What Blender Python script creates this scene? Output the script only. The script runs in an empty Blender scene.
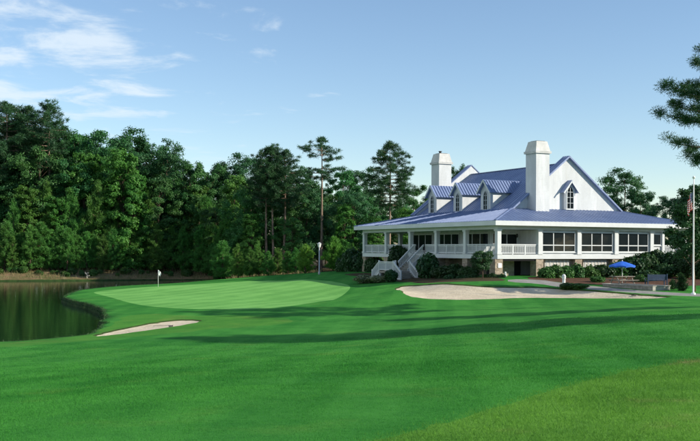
import bpy, math, random
import numpy as np
from mathutils import Vector, Matrix
from mathutils.geometry import delaunay_2d_cdt

# ------------------------------------------------------------------ camera, sky, sun, exposure
SC = bpy.context.scene
COL = SC.collection
EYE = 4.8                      # eye height above the pond (pond surface is z = 0)
FPX, HZ, ROLL = 950.0, 249.5, 0.004    # focal length, horizon row and roll in photo pixels (700 wide)
cam = bpy.data.cameras.new('camera')
cam.sensor_width = 36.0
cam.lens = FPX / 700 * 36
cam.shift_y = (HZ - 220.5) / 700
cam.clip_start, cam.clip_end = 0.5, 9000
cam_o = bpy.data.objects.new('camera', cam)
cam_o.location = (0, 0, EYE)
cam_o.rotation_euler = (math.radians(90), -ROLL, 0)
COL.objects.link(cam_o)
SC.camera = cam_o

SUN_EL, SUN_AZ = 26.0, 106.0   # azimuth clockwise from +Y (the view direction)
W = bpy.data.worlds.new('World')
SC.world = W
W.use_nodes = True
wn, wl = W.node_tree.nodes, W.node_tree.links
wn.clear()
sky = wn.new('ShaderNodeTexSky')
sky.sky_type = 'NISHITA'
sky.sun_disc = False
sky.sun_elevation = math.radians(SUN_EL)
sky.sun_rotation = math.radians(SUN_AZ)
sky.altitude = 0
sky.air_density = 1.0
sky.dust_density = 0.1
sky.ozone_density = 2.6
bg = wn.new('ShaderNodeBackground')
bg.inputs['Strength'].default_value = 0.125
wo = wn.new('ShaderNodeOutputWorld')
wl.new(bg.outputs[0], wo.inputs[0])
# thin streaky clouds on a flat layer overhead, thicker toward the west (-X)
tc = wn.new('ShaderNodeTexCoord')
sep = wn.new('ShaderNodeSeparateXYZ')
wl.new(tc.outputs['Generated'], sep.inputs[0])
def wmath(op, a, b=None, clamp=False):
    n = wn.new('ShaderNodeMath'); n.operation = op; n.use_clamp = clamp
    for i, v in enumerate((a, b)):
        if v is None: continue
        if isinstance(v, (int, float)): n.inputs[i].default_value = v
        else: wl.new(v, n.inputs[i])
    return n.outputs[0]
zc = wmath('MAXIMUM', sep.outputs[2], 0.03)
zc = wmath('ADD', zc, 0.06)
px_ = wmath('DIVIDE', sep.outputs[0], zc)
py_ = wmath('DIVIDE', sep.outputs[1], zc)
cmb = wn.new('ShaderNodeCombineXYZ')
wl.new(px_, cmb.inputs[0])
cmb.inputs[2].default_value = 40.8
wl.new(py_, cmb.inputs[1])
nz = wn.new('ShaderNodeTexNoise')
nz.inputs['Scale'].default_value = 2.6
nz.inputs['Detail'].default_value = 9
nz.inputs['Roughness'].default_value = 0.6
nz.inputs['Distortion'].default_value = 0.35
wl.new(cmb.outputs[0], nz.inputs['Vector'])
big = wn.new('ShaderNodeTexNoise')
big.inputs['Scale'].default_value = 0.7
big.inputs['Detail'].default_value = 2
wl.new(cmb.outputs[0], big.inputs['Vector'])
west = wmath('MULTIPLY', sep.outputs[0], -0.52)
cv = wmath('ADD', wmath('MULTIPLY', nz.outputs['Fac'], 0.75), wmath('MULTIPLY', big.outputs['Fac'], 0.35))
cv = wmath('ADD', cv, west)
cr = wn.new('ShaderNodeMapRange')
cr.interpolation_type = 'SMOOTHSTEP'
cr.inputs['From Min'].default_value = 0.655
cr.inputs['From Max'].default_value = 0.83
cr.inputs['To Max'].default_value = 0.74
wl.new(cv, cr.inputs['Value'])
mx = wn.new('ShaderNodeMix'); mx.data_type = 'RGBA'
fade = wn.new('ShaderNodeMapRange'); fade.interpolation_type = 'SMOOTHSTEP'
fade.inputs['From Min'].default_value = 0.05; fade.inputs['From Max'].default_value = 0.16
wl.new(sep.outputs[2], fade.inputs['Value'])
wl.new(wmath('MULTIPLY', cr.outputs[0], fade.outputs[0]), mx.inputs['Factor'])
wl.new(sky.outputs[0], mx.inputs['A'])
mx.inputs['B'].default_value = (5.1, 5.7, 6.2, 1)
wl.new(mx.outputs['Result'], bg.inputs['Color'])

az, el = math.radians(SUN_AZ), math.radians(SUN_EL)
SUN_DIR = Vector((math.sin(az) * math.cos(el), math.cos(az) * math.cos(el), math.sin(el)))
sl = bpy.data.lights.new('sun', 'SUN')
sl.energy = 4.9
sl.angle = math.radians(0.53)
sl.color = (1.0, 0.92, 0.77)
so = bpy.data.objects.new('sun', sl)
so.rotation_euler = SUN_DIR.to_track_quat('Z', 'Y').to_euler()
so.location = (80, -20, 60)
COL.objects.link(so)

SC.render.engine = 'CYCLES'
SC.cycles.use_denoising = True
SC.cycles.max_bounces = 6
SC.cycles.diffuse_bounces = 3
SC.cycles.glossy_bounces = 3
SC.cycles.transmission_bounces = 3
SC.cycles.transparent_max_bounces = 4
SC.view_settings.view_transform = 'Standard'
SC.view_settings.look = 'None'
SC.view_settings.exposure = 0.42
SC.view_settings.gamma = 1.0

# ------------------------------------------------------------------ helpers
rng = np.random.default_rng(7)
random.seed(7)

def hz(px): return HZ + ROLL * (px - 350)

def tag(o, label=None, cat=None, group=None, kind=None):
    if label: o['label'] = label
    if cat: o['category'] = cat
    if group: o['group'] = group
    if kind: o['kind'] = kind
    return o

def link(name, me, parent=None, loc=None):
    o = bpy.data.objects.new(name, me)
    COL.objects.link(o)
    if parent is not None: o.parent = parent
    if loc is not None: o.location = loc
    return o

def empty(name, loc=(0, 0, 0), rz=0.0):
    o = bpy.data.objects.new(name, None)
    COL.objects.link(o)
    o.location = loc
    o.rotation_euler = (0, 0, rz)
    o.empty_display_size = 0.3
    return o

class MB:
    """collects faces for one mesh"""
    def __init__(s): s.v = []; s.f = []; s.m = []
    def add(s, vs, fs, mi=0):
        k = len(s.v); s.v += [tuple(p) for p in vs]
        s.f += [tuple(i + k for i in f) for f in fs]; s.m += [mi] * len(fs)
        return s
    def box(s, a, b, mi=0):
        (x0, y0, z0), (x1, y1, z1) = a, b
        return s.add([(x0,y0,z0),(x1,y0,z0),(x1,y1,z0),(x0,y1,z0),(x0,y0,z1),(x1,y0,z1),(x1,y1,z1),(x0,y1,z1)],
                     [(0,3,2,1),(4,5,6,7),(0,1,5,4),(1,2,6,5),(2,3,7,6),(3,0,4,7)], mi)
    def bar(s, p, q, w, h, up=(0,0,1), mi=0):
        p, q = Vector(p), Vector(q); d = (q - p).normalized()
        up = Vector(up); side = d.cross(up)
        if side.length < 1e-4: side = d.cross(Vector((1,0,0)))
        side.normalize(); n = side.cross(d).normalized()
        a, b = side * w / 2, n * h / 2
        vs = [p-a-b, p+a-b, p+a+b, p-a+b, q-a-b, q+a-b, q+a+b, q-a+b]
        return s.add(vs, [(0,1,2,3),(7,6,5,4),(0,4,5,1),(1,5,6,2),(2,6,7,3),(3,7,4,0)], mi)
    def tube(s, pts, rad, n=8, mi=0, cap=True):
        pts = [Vector(p) for p in pts]; k = len(s.v); prev = None
        for i, p in enumerate(pts):
            d = (pts[min(i+1, len(pts)-1)] - pts[max(i-1, 0)]).normalized()
            a = d.orthogonal().normalized() if prev is None else (prev - d * prev.dot(d)).normalized()
            prev = a; b = d.cross(a)
            for j in range(n):
                t = 2 * math.pi * j / n
                s.v.append(tuple(p + (a * math.cos(t) + b * math.sin(t)) * rad[i]))
        for i in range(len(pts) - 1):
            for j in range(n):
                s.f.append((k+i*n+j, k+i*n+(j+1)%n, k+(i+1)*n+(j+1)%n, k+(i+1)*n+j)); s.m.append(mi)
        if cap:
            s.f.append(tuple(k + j for j in reversed(range(n)))); s.m.append(mi)
            s.f.append(tuple(k + (len(pts)-1)*n + j for j in range(n))); s.m.append(mi)
        return s
    def lathe(s, prof, c=(0,0,0), n=16, mi=0):
        k = len(s.v)
        for r, z in prof:
            for j in range(n):
                t = 2*math.pi*j/n
                s.v.append((c[0]+r*math.cos(t), c[1]+r*math.sin(t), c[2]+z))
        for i in range(len(prof)-1):
            for j in range(n):
                s.f.append((k+i*n+j, k+i*n+(j+1)%n, k+(i+1)*n+(j+1)%n, k+(i+1)*n+j)); s.m.append(mi)
        s.f.append(tuple(k+j for j in reversed(range(n)))); s.m.append(mi)
        s.f.append(tuple(k+(len(prof)-1)*n+j for j in range(n))); s.m.append(mi)
        return s
    def prism(s, poly, d, mi=0):
        """poly: 3D planar loop, d: extrusion vector"""
        n = len(poly); d = Vector(d)
        vs = [Vector(p) for p in poly] + [Vector(p) + d for p in poly]
        fs = [tuple(reversed(range(n))), tuple(range(n, 2*n))] + [(i, (i+1)%n, n+(i+1)%n, n+i) for i in range(n)]
        return s.add(vs, fs, mi)
    def mesh(s, name, mats, smooth=False):
        me = bpy.data.meshes.new(name); me.from_pydata(s.v, [], s.f)
        for m in (mats if isinstance(mats, (list, tuple)) else [mats]): me.materials.append(m)
        if any(s.m): me.polygons.foreach_set('material_index', s.m)
        if smooth: me.polygons.foreach_set('use_smooth', [True]*len(s.f))
        me.update()
        import bmesh
        bm = bmesh.new(); bm.from_mesh(me); bmesh.ops.recalc_face_normals(bm, faces=bm.faces); bm.to_mesh(me); bm.free()
        return me
    def build(s, name, mats, parent=None, loc=None, smooth=False):
        return link(name, s.mesh(name, mats, smooth), parent, loc)

def np_mesh(name, verts, faces, mats, smooth=False, tint=None, mat_idx=None):
    """verts (N,3), faces (M,3|4) as arrays; quick mesh for big counts"""
    me = bpy.data.meshes.new(name)
    nv, nf, k = len(verts), len(faces), faces.shape[1]
    me.vertices.add(nv); me.loops.add(nf*k); me.polygons.add(nf)
    me.vertices.foreach_set('co', np.asarray(verts, np.float32).ravel())
    me.loops.foreach_set('vertex_index', np.asarray(faces, np.int32).ravel())
    me.polygons.foreach_set('loop_start', np.arange(0, nf*k, k, dtype=np.int32))
    if smooth: me.polygons.foreach_set('use_smooth', np.ones(nf, bool))
    for m in (mats if isinstance(mats, (list, tuple)) else [mats]): me.materials.append(m)
    if mat_idx is not None: me.polygons.foreach_set('material_index', np.asarray(mat_idx, np.int32))
    me.update(calc_edges=True)
    if tint is not None:
        at = me.attributes.new('tint', 'FLOAT', 'POINT')
        at.data.foreach_set('value', np.asarray(tint, np.float32))
    return me

# ------------------------------------------------------------------ materials
class NT:
    def __init__(s, name):
        s.mat = bpy.data.materials.new(name); s.mat.use_nodes = True
        s.t = s.mat.node_tree; s.t.nodes.clear()
        s.out = s.n('ShaderNodeOutputMaterial')
    def n(s, ty, **kw):
        nd = s.t.nodes.new(ty)
        for k, v in kw.items(): setattr(nd, k, v)
        return nd
    def l(s, a, b): s.t.links.new(a, b)
    def val(s, x, sock):
        if isinstance(x, (int, float)): sock.default_value = x
        elif isinstance(x, tuple): sock.default_value = x if len(x) == 4 else x + (1,)
        else: s.l(x, sock)
    def math(s, op, a, b=0.0, clamp=False):
        nd = s.n('ShaderNodeMath', operation=op, use_clamp=clamp)
        s.val(a, nd.inputs[0]); s.val(b, nd.inputs[1]); return nd.outputs[0]
    def mix(s, f, a, b, blend='MIX'):
        nd = s.n('ShaderNodeMix', data_type='RGBA', blend_type=blend)
        s.val(f, nd.inputs['Factor']); s.val(a, nd.inputs['A']); s.val(b, nd.inputs['B']); return nd.outputs['Result']
    def coord(s, kind='Object', scale=(1,1,1), rot=(0,0,0)):
        c = s.n('ShaderNodeTexCoord'); m = s.n('ShaderNodeMapping')
        m.inputs['Scale'].default_value = scale; m.inputs['Rotation'].default_value = rot
        s.l(c.outputs[kind], m.inputs[0]); return m.outputs[0]
    def noise(s, vec, scale, detail=4, rough=0.55, dist=0.0):
        nd = s.n('ShaderNodeTexNoise'); nd.inputs['Scale'].default_value = scale
        nd.inputs['Detail'].default_value = detail; nd.inputs['Roughness'].default_value = rough
        nd.inputs['Distortion'].default_value = dist
        s.l(vec, nd.inputs['Vector']); return nd.outputs['Fac']
    def ramp(s, f, lo, hi, a=0.0, b=1.0):
        nd = s.n('ShaderNodeMapRange', interpolation_type='SMOOTHSTEP')
        s.val(f, nd.inputs['Value'])
        for k, v in (('From Min', lo), ('From Max', hi), ('To Min', a), ('To Max', b)): nd.inputs[k].default_value = v
        return nd.outputs[0]
    def bump(s, h, strength, dist):
        nd = s.n('ShaderNodeBump'); nd.inputs['Strength'].default_value = strength
        nd.inputs['Distance'].default_value = dist; s.val(h, nd.inputs['Height']); return nd.outputs[0]
    def pbr(s, col, rough=0.6, spec=0.5, metal=0.0, normal=None, **kw):
        p = s.n('ShaderNodeBsdfPrincipled')
        s.val(col, p.inputs['Base Color']); s.val(rough, p.inputs['Roughness'])
        p.inputs['Specular IOR Level'].default_value = spec; p.inputs['Metallic'].default_value = metal
        for k, v in kw.items(): s.val(v, p.inputs[k])
        if normal is not None: s.l(normal, p.inputs['Normal'])
        s.l(p.outputs[0], s.out.inputs[0]); return s.mat

M = {}
def paint(name, col, rough=0.55, var=0.08, scale=1.5, bump=0.0, spec=0.4):
    t = NT(name); c = t.coord()
    n = t.noise(c, scale, 6, 0.65)
    dark = tuple(x*(1-var*2.2) for x in col)
    cc = t.mix(t.ramp(n, 0.35, 0.7), dark, col)
    nrm = t.bump(t.noise(c, scale*14, 4), 0.4, bump) if bump else None
    M[name] = t.pbr(cc, rough, spec, normal=nrm); return M[name]

def siding(name, col):
    t = NT(name); c = t.coord()
    sp = t.n('ShaderNodeSeparateXYZ'); t.l(c, sp.inputs[0])
    saw = t.math('FRACT', t.math('MULTIPLY', sp.outputs[2], 1/0.15))
    n = t.noise(t.coord(scale=(1, 1, 0.25)), 1.1, 6, 0.7)
    cc = t.mix(t.ramp(n, 0.35, 0.75), tuple(x*0.78 for x in col), col)
    fine = t.noise(t.coord(scale=(3, 3, 20)), 1.5, 3)
    cc = t.mix(t.ramp(t.noise(t.coord(scale=(2.2, 2.2, 0.16)), 1.6, 5, 0.7), 0.52, 0.75, 0, 0.30), cc, (0.42, 0.42, 0.38))
    h = t.math('SUBTRACT', 1.0, saw)
    M[name] = t.pbr(cc, 0.6, 0.3, normal=t.bump(h, 0.55, 0.02)); return M[name]

siding('white_siding', (0.61, 0.635, 0.65))
paint('white_trim', (0.60, 0.63, 0.64), 0.5, 0.05, 0.8)
paint('cream_stucco', (0.56, 0.54, 0.49), 0.8, 0.10, 1.3, 0.01)
paint('pale_stucco', (0.60, 0.60, 0.585), 0.8, 0.10, 1.3, 0.01)
paint('grey_wood', (0.33, 0.30, 0.26), 0.8, 0.18, 4, 0.01)
paint('dark_metal', (0.03, 0.03, 0.032), 0.5, 0.1)
paint('galvanised', (0.45, 0.47, 0.48), 0.45, 0.08)
paint('navy_paint', (0.035, 0.06, 0.13), 0.5, 0.1, 3)
paint('umbrella_cloth', (0.02, 0.13, 0.62), 0.75, 0.06, 2)
paint('flag_white', (0.82, 0.82, 0.80), 0.8, 0.03)
paint('concrete', (0.48, 0.46, 0.42), 0.85, 0.12, 2, 0.01)
paint('rubber', (0.02, 0.02, 0.02), 0.8)
paint('deadwood', (0.62, 0.56, 0.45), 0.9, 0.15, 6, 0.01)

t = NT('blue_roof'); c = t.coord()
n = t.noise(c, 0.6, 5, 0.6); n2 = t.noise(t.coord(scale=(1, 1, 1)), 5, 4)
cc = t.mix(t.ramp(n, 0.3, 0.75), (0.150, 0.200, 0.350), (0.205, 0.265, 0.43))
cc = t.mix(t.ramp(n2, 0.45, 0.8, 0, 0.25), cc, (0.25, 0.305, 0.45))
M['blue_roof'] = t.pbr(cc, t.ramp(n2, 0.3, 0.7, 0.34, 0.5), 0.5, 0.0)

t = NT('window_glass'); c = t.coord()
n = t.noise(c, 0.35, 2)
M['window_glass'] = t.pbr(t.mix(n, (0.006, 0.009, 0.011), (0.018, 0.026, 0.03)), 0.06, 0.28, normal=t.bump(t.noise(c, 0.9, 2), 0.25, 0.02))
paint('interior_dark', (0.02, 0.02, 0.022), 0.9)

t = NT('stone'); c = t.coord(scale=(1, 1, 1.9))
vo = t.n('ShaderNodeTexVoronoi', feature='F1'); vo.inputs['Scale'].default_value = 3.2; t.l(c, vo.inputs['Vector'])
vd = t.n('ShaderNodeTexVoronoi', feature='DISTANCE_TO_EDGE'); vd.inputs['Scale'].default_value = 3.2; t.l(c, vd.inputs['Vector'])
sp = t.n('ShaderNodeSeparateColor'); t.l(vo.outputs['Color'], sp.inputs[0])
cc = t.mix(sp.outputs[0], (0.24, 0.19, 0.14), (0.42, 0.35, 0.27))
joint = t.ramp(vd.outputs['Distance'], 0.0, 0.06)
cc = t.mix(joint, (0.36, 0.33, 0.28), cc)
M['stone'] = t.pbr(cc, 0.9, 0.2, normal=t.bump(joint, 0.7, 0.03))

def grass(name, a, b, cst, stripes=0.0, stripe_w=4.4, stripe_rot=0.0, patch=0.35, fine=0.35, blade=False):
    """a dark, b light grass colour, cst colour of worn patches; the blades share the ground's variation"""
    t = NT(name); c = t.coord()
    n1 = t.noise(c, 0.10, 4, 0.6); n2 = t.noise(c, 0.55, 5, 0.65); n3 = t.noise(c, 9, 3, 0.7); n4 = t.noise(c, 60, 2, 0.6)
    f = t.math('ADD', t.math('MULTIPLY', n2, 0.8), t.math('MULTIPLY', n3, fine))
    f = t.math('ADD', f, t.math('MULTIPLY', n4, 0.2))
    f = t.math('ADD', f, t.math('MULTIPLY', n1, 0.8))
    m0 = 0.5*(0.8+fine+0.2+0.8)
    f = t.ramp(f, m0-0.26, m0+0.26)
    if stripes:
        w = t.n('ShaderNodeTexWave', wave_type='BANDS', bands_direction='X', wave_profile='SIN')
        w.inputs['Scale'].default_value = 1/stripe_w*0.314*2; w.inputs['Distortion'].default_value = 0.25
        w.inputs['Detail'].default_value = 1
        t.l(t.coord(rot=(0, 0, stripe_rot)), w.inputs['Vector'])
        f = t.math('ADD', f, t.math('MULTIPLY', t.math('SUBTRACT', t.ramp(w.outputs['Fac'], 0.3, 0.7), 0.5), stripes), True)
    if blade:
        at_ = t.n('ShaderNodeAttribute', attribute_name='tint')
        f = t.math('ADD', f, t.math('MULTIPLY', t.math('SUBTRACT', at_.outputs['Fac'], 0.35), 0.40), True)
    cc = t.mix(f, a, b)
    worn = t.ramp(t.noise(c, 0.33, 6, 0.7), 0.54, 0.74, 0, patch)
    cc = t.mix(worn, cc, cst)
    if blade:
        d = t.n('ShaderNodeBsdfDiffuse'); tr = t.n('ShaderNodeBsdfTranslucent'); t.l(cc, d.inputs[0]); t.l(cc, tr.inputs[0])
        ms = t.n('ShaderNodeMixShader'); ms.inputs[0].default_value = 0.3
        t.l(d.outputs[0], ms.inputs[1]); t.l(tr.outputs[0], ms.inputs[2]); t.l(ms.outputs[0], t.out.inputs[0])
        M[name] = t.mat; return t.mat
    h = t.math('ADD', n4, t.math('MULTIPLY', n3, 0.8))
    M[name] = t.pbr(cc, 0.9, 0.05, normal=t.bump(h, 0.6, 0.03)); return M[name]

FWY = dict(a=(0.027, 0.160, 0.025), b=(0.062, 0.255, 0.042), cst=(0.13, 0.26, 0.050), stripes=0.24, stripe_w=4.4, stripe_rot=0.10, patch=0.42)
RGH = dict(a=(0.058, 0.175, 0.026), b=(0.125, 0.290, 0.042), cst=(0.26, 0.23, 0.10), patch=0.75)
grass('fairway_grass', **FWY)
grass('rough_grass', **RGH)
for g_ in (FWY, RGH):
    for k_ in 'ab': g_[k_] = tuple(x*1.12 for x in g_[k_])
grass('fairway_blade', blade=True, **FWY)
grass('rough_blade', blade=True, **RGH)
grass('green_grass', (0.120, 0.330, 0.075), (0.185, 0.440, 0.110), (0.21, 0.42, 0.09), stripes=0.42, stripe_w=5.0, stripe_rot=0.45, patch=0.2, fine=0.15)
grass('fringe_grass', (0.045, 0.180, 0.028), (0.085, 0.255, 0.038), (0.18, 0.23, 0.055), patch=0.55)
grass('lawn_grass', (0.020, 0.135, 0.022), (0.044, 0.210, 0.036), (0.08, 0.18, 0.03), patch=0.3)

def soil(name, a, b, sc=1.2, bump=0.03, rough=0.95):
    t = NT(name); c = t.coord()
    n = t.noise(c, sc, 7, 0.7); n2 = t.noise(c, sc*9, 4, 0.7)
    cc = t.mix(t.ramp(t.math('ADD', t.math('MULTIPLY', n, 0.6), t.math('MULTIPLY', n2, 0.4)), 0.35, 0.65), a, b)
    M[name] = t.pbr(cc, rough, 0.15, normal=t.bump(t.math('ADD', n2, n), 0.8, bump)); return M[name]
soil('sand', (0.47, 0.395, 0.285), (0.66, 0.575, 0.435), 0.7, 0.09)
soil('mulch', (0.050, 0.026, 0.016), (0.150, 0.075, 0.046), 1.6, 0.05)
soil('forest_floor', (0.035, 0.030, 0.015), (0.085, 0.065, 0.030), 0.7, 0.08)
soil('bank_soil', (0.08, 0.10, 0.030), (0.26, 0.16, 0.095), 0.6, 0.08)
soil('wet_bank', (0.016, 0.036, 0.010), (0.036, 0.070, 0.018), 1.6, 0.06)
soil('shadow_lip_turf', (0.030, 0.060, 0.014), (0.070, 0.110, 0.030), 2.5, 0.04)  # turf of the lip, coloured dark to stand in for its shadow edge
soil('path_surface', (0.20, 0.195, 0.185), (0.33, 0.32, 0.30), 0.8, 0.01, 0.85)

t = NT('pond_water'); c = t.coord(scale=(1, 1.0, 1))
r1 = t.noise(t.coord(scale=(0.35, 1.0, 1)), 1.4, 4, 0.6); r2 = t.noise(c, 6, 2, 0.5)
M['pond_water'] = t.pbr((0.007, 0.026, 0.011), 0.035, 0.5, normal=t.bump(t.math('ADD', r1, t.math('MULTIPLY', r2, 0.12)), 0.22, 0.05), IOR=1.33)

def leafmat(name, dark, light, trans=0.3, hue=0.02, gloss=0.35):
    t = NT(name)
    at = t.n('ShaderNodeAttribute', attribute_name='tint')
    oi = t.n('ShaderNodeObjectInfo')
    f = t.math('ADD', t.math('MULTIPLY', at.outputs['Fac'], 0.75), t.math('MULTIPLY', oi.outputs['Random'], 0.3), True)
    cc = t.mix(f, dark, light)
    hs = t.n('ShaderNodeHueSaturation')
    t.l(cc, hs.inputs['Color'])
    t.val(t.math('ADD', 0.5-hue, t.math('MULTIPLY', t.math('FRACT', t.math('MULTIPLY', oi.outputs['Random'], 7.31)), 2*hue)), hs.inputs['Hue'])
    t.val(t.math('ADD', 0.82, t.math('MULTIPLY', t.math('FRACT', t.math('MULTIPLY', oi.outputs['Random'], 3.7)), 0.36)), hs.inputs['Value'])
    d = t.n('ShaderNodeBsdfPrincipled'); t.l(hs.outputs[0], d.inputs['Base Color'])
    d.inputs['Roughness'].default_value = 0.55; d.inputs['Specular IOR Level'].default_value = gloss
    tr = t.n('ShaderNodeBsdfTranslucent')
    t.l(t.mix(0.35, hs.outputs[0], (0.07, 0.22, 0.03)), tr.inputs['Color'])
    ms = t.n('ShaderNodeMixShader'); ms.inputs[0].default_value = trans
    t.l(d.outputs[0], ms.inputs[1]); t.l(tr.outputs[0], ms.inputs[2]); t.l(ms.outputs[0], t.out.inputs[0])
    M[name] = t.mat; return t.mat
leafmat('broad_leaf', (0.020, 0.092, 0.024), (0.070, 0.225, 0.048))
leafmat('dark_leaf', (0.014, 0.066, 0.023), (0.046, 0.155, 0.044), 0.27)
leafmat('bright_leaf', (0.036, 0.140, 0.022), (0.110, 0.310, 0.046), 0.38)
leafmat('pine_needle', (0.014, 0.058, 0.024), (0.044, 0.120, 0.044), 0.25)
leafmat('young_pine_needle', (0.042, 0.150, 0.030), (0.125, 0.310, 0.055), 0.38)
leafmat('conical_leaf', (0.080, 0.240, 0.030), (0.200, 0.430, 0.060), 0.4)
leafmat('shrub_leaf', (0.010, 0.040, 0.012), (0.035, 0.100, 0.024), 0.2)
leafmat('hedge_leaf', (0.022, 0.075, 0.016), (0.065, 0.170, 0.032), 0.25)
leafmat('pale_leaf', (0.11, 0.15, 0.07), (0.34, 0.38, 0.20), 0.2)
leafmat('reed_leaf', (0.060, 0.130, 0.030), (0.27, 0.20, 0.10), 0.3, 0.01)

t = NT('bark'); c = t.coord(scale=(1, 1, 0.3))
n = t.noise(c, 5, 6, 0.7)
M['bark'] = t.pbr(t.mix(t.ramp(n, 0.35, 0.65), (0.050, 0.036, 0.026), (0.16, 0.115, 0.085)), 0.95, 0.1, normal=t.bump(n, 0.8, 0.05))
t = NT('pine_bark'); c = t.coord(scale=(1, 1, 0.25))
n = t.noise(c, 4, 6, 0.7)
M['pine_bark'] = t.pbr(t.mix(t.ramp(n, 0.35, 0.65), (0.12, 0.082, 0.060), (0.34, 0.25, 0.19)), 0.95, 0.1, normal=t.bump(n, 0.8, 0.05))

# ------------------------------------------------------------------ lie of the land
CTRL = np.array([
 # X, Y, Z
 (0,-30,3.2),(-40,-30,2.6),(40,-30,3.4),(0,0,3.0),(-8,0,2.9),(8,0,3.05),(-30,0,2.2),(30,0,3.2),(60,0,3.3),
 (0,10,2.8),(-4,10,2.75),(4,10,2.9),(0,20,2.25),(-6,20,2.0),(8,20,2.6),(0,30,1.55),(-10,30,1.15),(12,30,2.35),(-25,25,1.2),
 (0,45,.68),(-14,40,.50),(-17.4,47,.13),(-25,46,.13),(-40,47,.2),(-60,54,.3),(-85,78,.4),(15,42,2.05),(30,42,2.3),(60,45,2.6),(20,56,1.75),(35,60,2.0),(7,45,1.35),
 (-15.2,49.5,.12),(-14,51.5,.14),(-13,56,.25),(-14.6,58.8,.35),(-16.6,65.6,.42),(-19.6,74,.42),(-23.4,80.6,.42),(-25.6,86,.42),(-27,93,.45),(-28,102,.45),(-26,110,.5),(-20,120,.6),(-15,134,.8),
 (-8,58,.50),(-7,52,.45),(0,60,.72),(0,75,.92),(-11,70,.60),(-18,95,.72),(-19.7,97,.86),(-8,85,.85),(0,82,.95),(-5.5,110,1.4),(-14,112,.95),(0,95,1.5),
 (9,66,1.33),(3.4,72,1.70),(8,78,2.08),(16,76,1.87),(19,72,1.8),(22,65,1.65),(25,68,1.7),(13.4,86,2.38),(4,93,1.72),(0,97,1.7),(-3,104,1.8),(-3.5,112,1.9),
 (24,90,2.35),(31,94,2.4),(30,72,1.9),(40,75,2.1),(60,80,2.4),(60,110,2.6),(20,110,2.5),(30,130,2.6),(0,130,1.9),(-8,128,1.5),(0,160,2.0),(30,170,2.4),(70,170,2.6),
 (-17,146,.35),(-27,149,.35),(-37.5,143,.3),(-50,138.5,.3),(-76,136.5,.3),(-92,121,.3),(-17,152,1.4),(-28,155,1.3),(-38,149,1.25),(-51,145,1.2),(-78,143,1.2),(-100,125,1.2),
 (-20,180,1.8),(-60,180,1.6),(-110,180,1.6),(-120,60,1.6),(-120,0,2),(110,60,3),(110,170,2.8),(0,220,2),(-110,220,2),(110,220,2.6)], float)
def _k(r2): return np.where(r2 > 0, 0.5*r2*np.log(np.maximum(r2, 1e-9)), 0.0)
_P = CTRL[:, :2]/50.0
_n = len(CTRL)
_A = np.zeros((_n+3, _n+3))
_A[:_n, :_n] = _k(((_P[:, None]-_P[None])**2).sum(-1)) + np.eye(_n)*0.0006
_A[:_n, _n] = 1; _A[:_n, _n+1:] = _P
_A[_n:, :_n] = _A[:_n, _n:].T
_W = np.linalg.solve(_A, np.concatenate([CTRL[:, 2], [0, 0, 0]]))
def land(x, y):
    x = np.atleast_1d(np.asarray(x, float)); y = np.atleast_1d(np.asarray(y, float))
    q = np.stack([x, y], -1)/50.0
    z = np.empty(len(q))
    for i in range(0, len(q), 8000):
        s = q[i:i+8000]
        z[i:i+8000] = _k(((s[:, None]-_P[None])**2).sum(-1)) @ _W[:_n] + _W[_n] + s @ _W[_n+1:]
    far = np.clip((np.hypot(x, y-90)-110)/60, 0, 1)
    z = z*(1-far) + 2.2*far
    return np.maximum(z, 0.06)
def gz(x, y): return float(land(x, y)[0])

def on_land(px, py):
    """where the sight line through a photo pixel meets the ground"""
    Y = np.concatenate([np.arange(6, 40, .1), np.arange(40, 180, .2)])
    X = (px-350)/FPX*Y
    d = EYE-(py-hz(px))/FPX*Y - land(X, Y)
    i = np.argmax(d < 0) if (d < 0).any() else len(Y)-1
    if i == 0: i = 1
    a = d[i-1]/(d[i-1]-d[i]) if d[i-1] != d[i] else 0
    y = Y[i-1]+a*(Y[i]-Y[i-1])
    return ((px-350)/FPX*y, y)
def at(px, Y): return ((px-350)/FPX*Y, Y)
def up(py, Y, px=350): return EYE+(hz(px)-py)*Y/FPX       # height of a pixel row at depth Y

def smooth_loop(pts, it=2):
    pts = np.array(pts, float)
    for _ in range(it):
        q = np.roll(pts, -1, 0)
        pts = np.stack([.75*pts+.25*q, .25*pts+.75*q], 1).reshape(-1, 2)
    return pts
def wobble(pts, amp, seed):
    r = np.random.default_rng(seed)
    return pts + r.normal(0, amp, pts.shape)

POND = smooth_loop([(-17.4,47.3),(-15.3,50),(-14.1,51.6),(-14.5,55.3),(-15.2,58.8),(-16.9,65.6),(-19.9,74),(-23.7,80.6),(-26,86),(-27.4,93),
        (-28.4,102),(-26.6,110),(-21.5,120),(-16.5,133),(-16,141),(-19,145),(-26,147.5),(-37,142),(-50,137),(-75,135),(-91,120),(-86,80),(-60,56),(-40,48.5),(-25,47)], 1)
GREEN = smooth_loop([on_land(*p) for p in [(92,292),(115,289.4),(157,286.6),(200,284),(235,281.6),(272,279.8),(310,279.8),(345,283),(352,287),(345,294),(325,301),(294,306),
        (260,309),(230,309.5),(181,308.7),(150,306.5),(130,303),(110,297),(97,294)]], 2)
BUNK_L = smooth_loop([on_land(*p) for p in [(92,335.6),(100,333),(115,329.5),(140,324.5),(165,320.5),(185,319),(207,320),(190,324),(160,328.5),(120,334),(100,336.5)]], 2)
BUNK_R = smooth_loop([on_land(*p) for p in [(392.6,288.7),(403,285),(426,284.3),(471,285.6),(508,286.8),(540,286.6),(557,288),(591,290),(627,293),(651,295),(676,296.3),
        (660,298.4),(639,298.6),(591,298.2),(540,297.6),(506,298.2),(460,299.9),(426,298.8),(403,295.8)]], 2)
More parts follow.
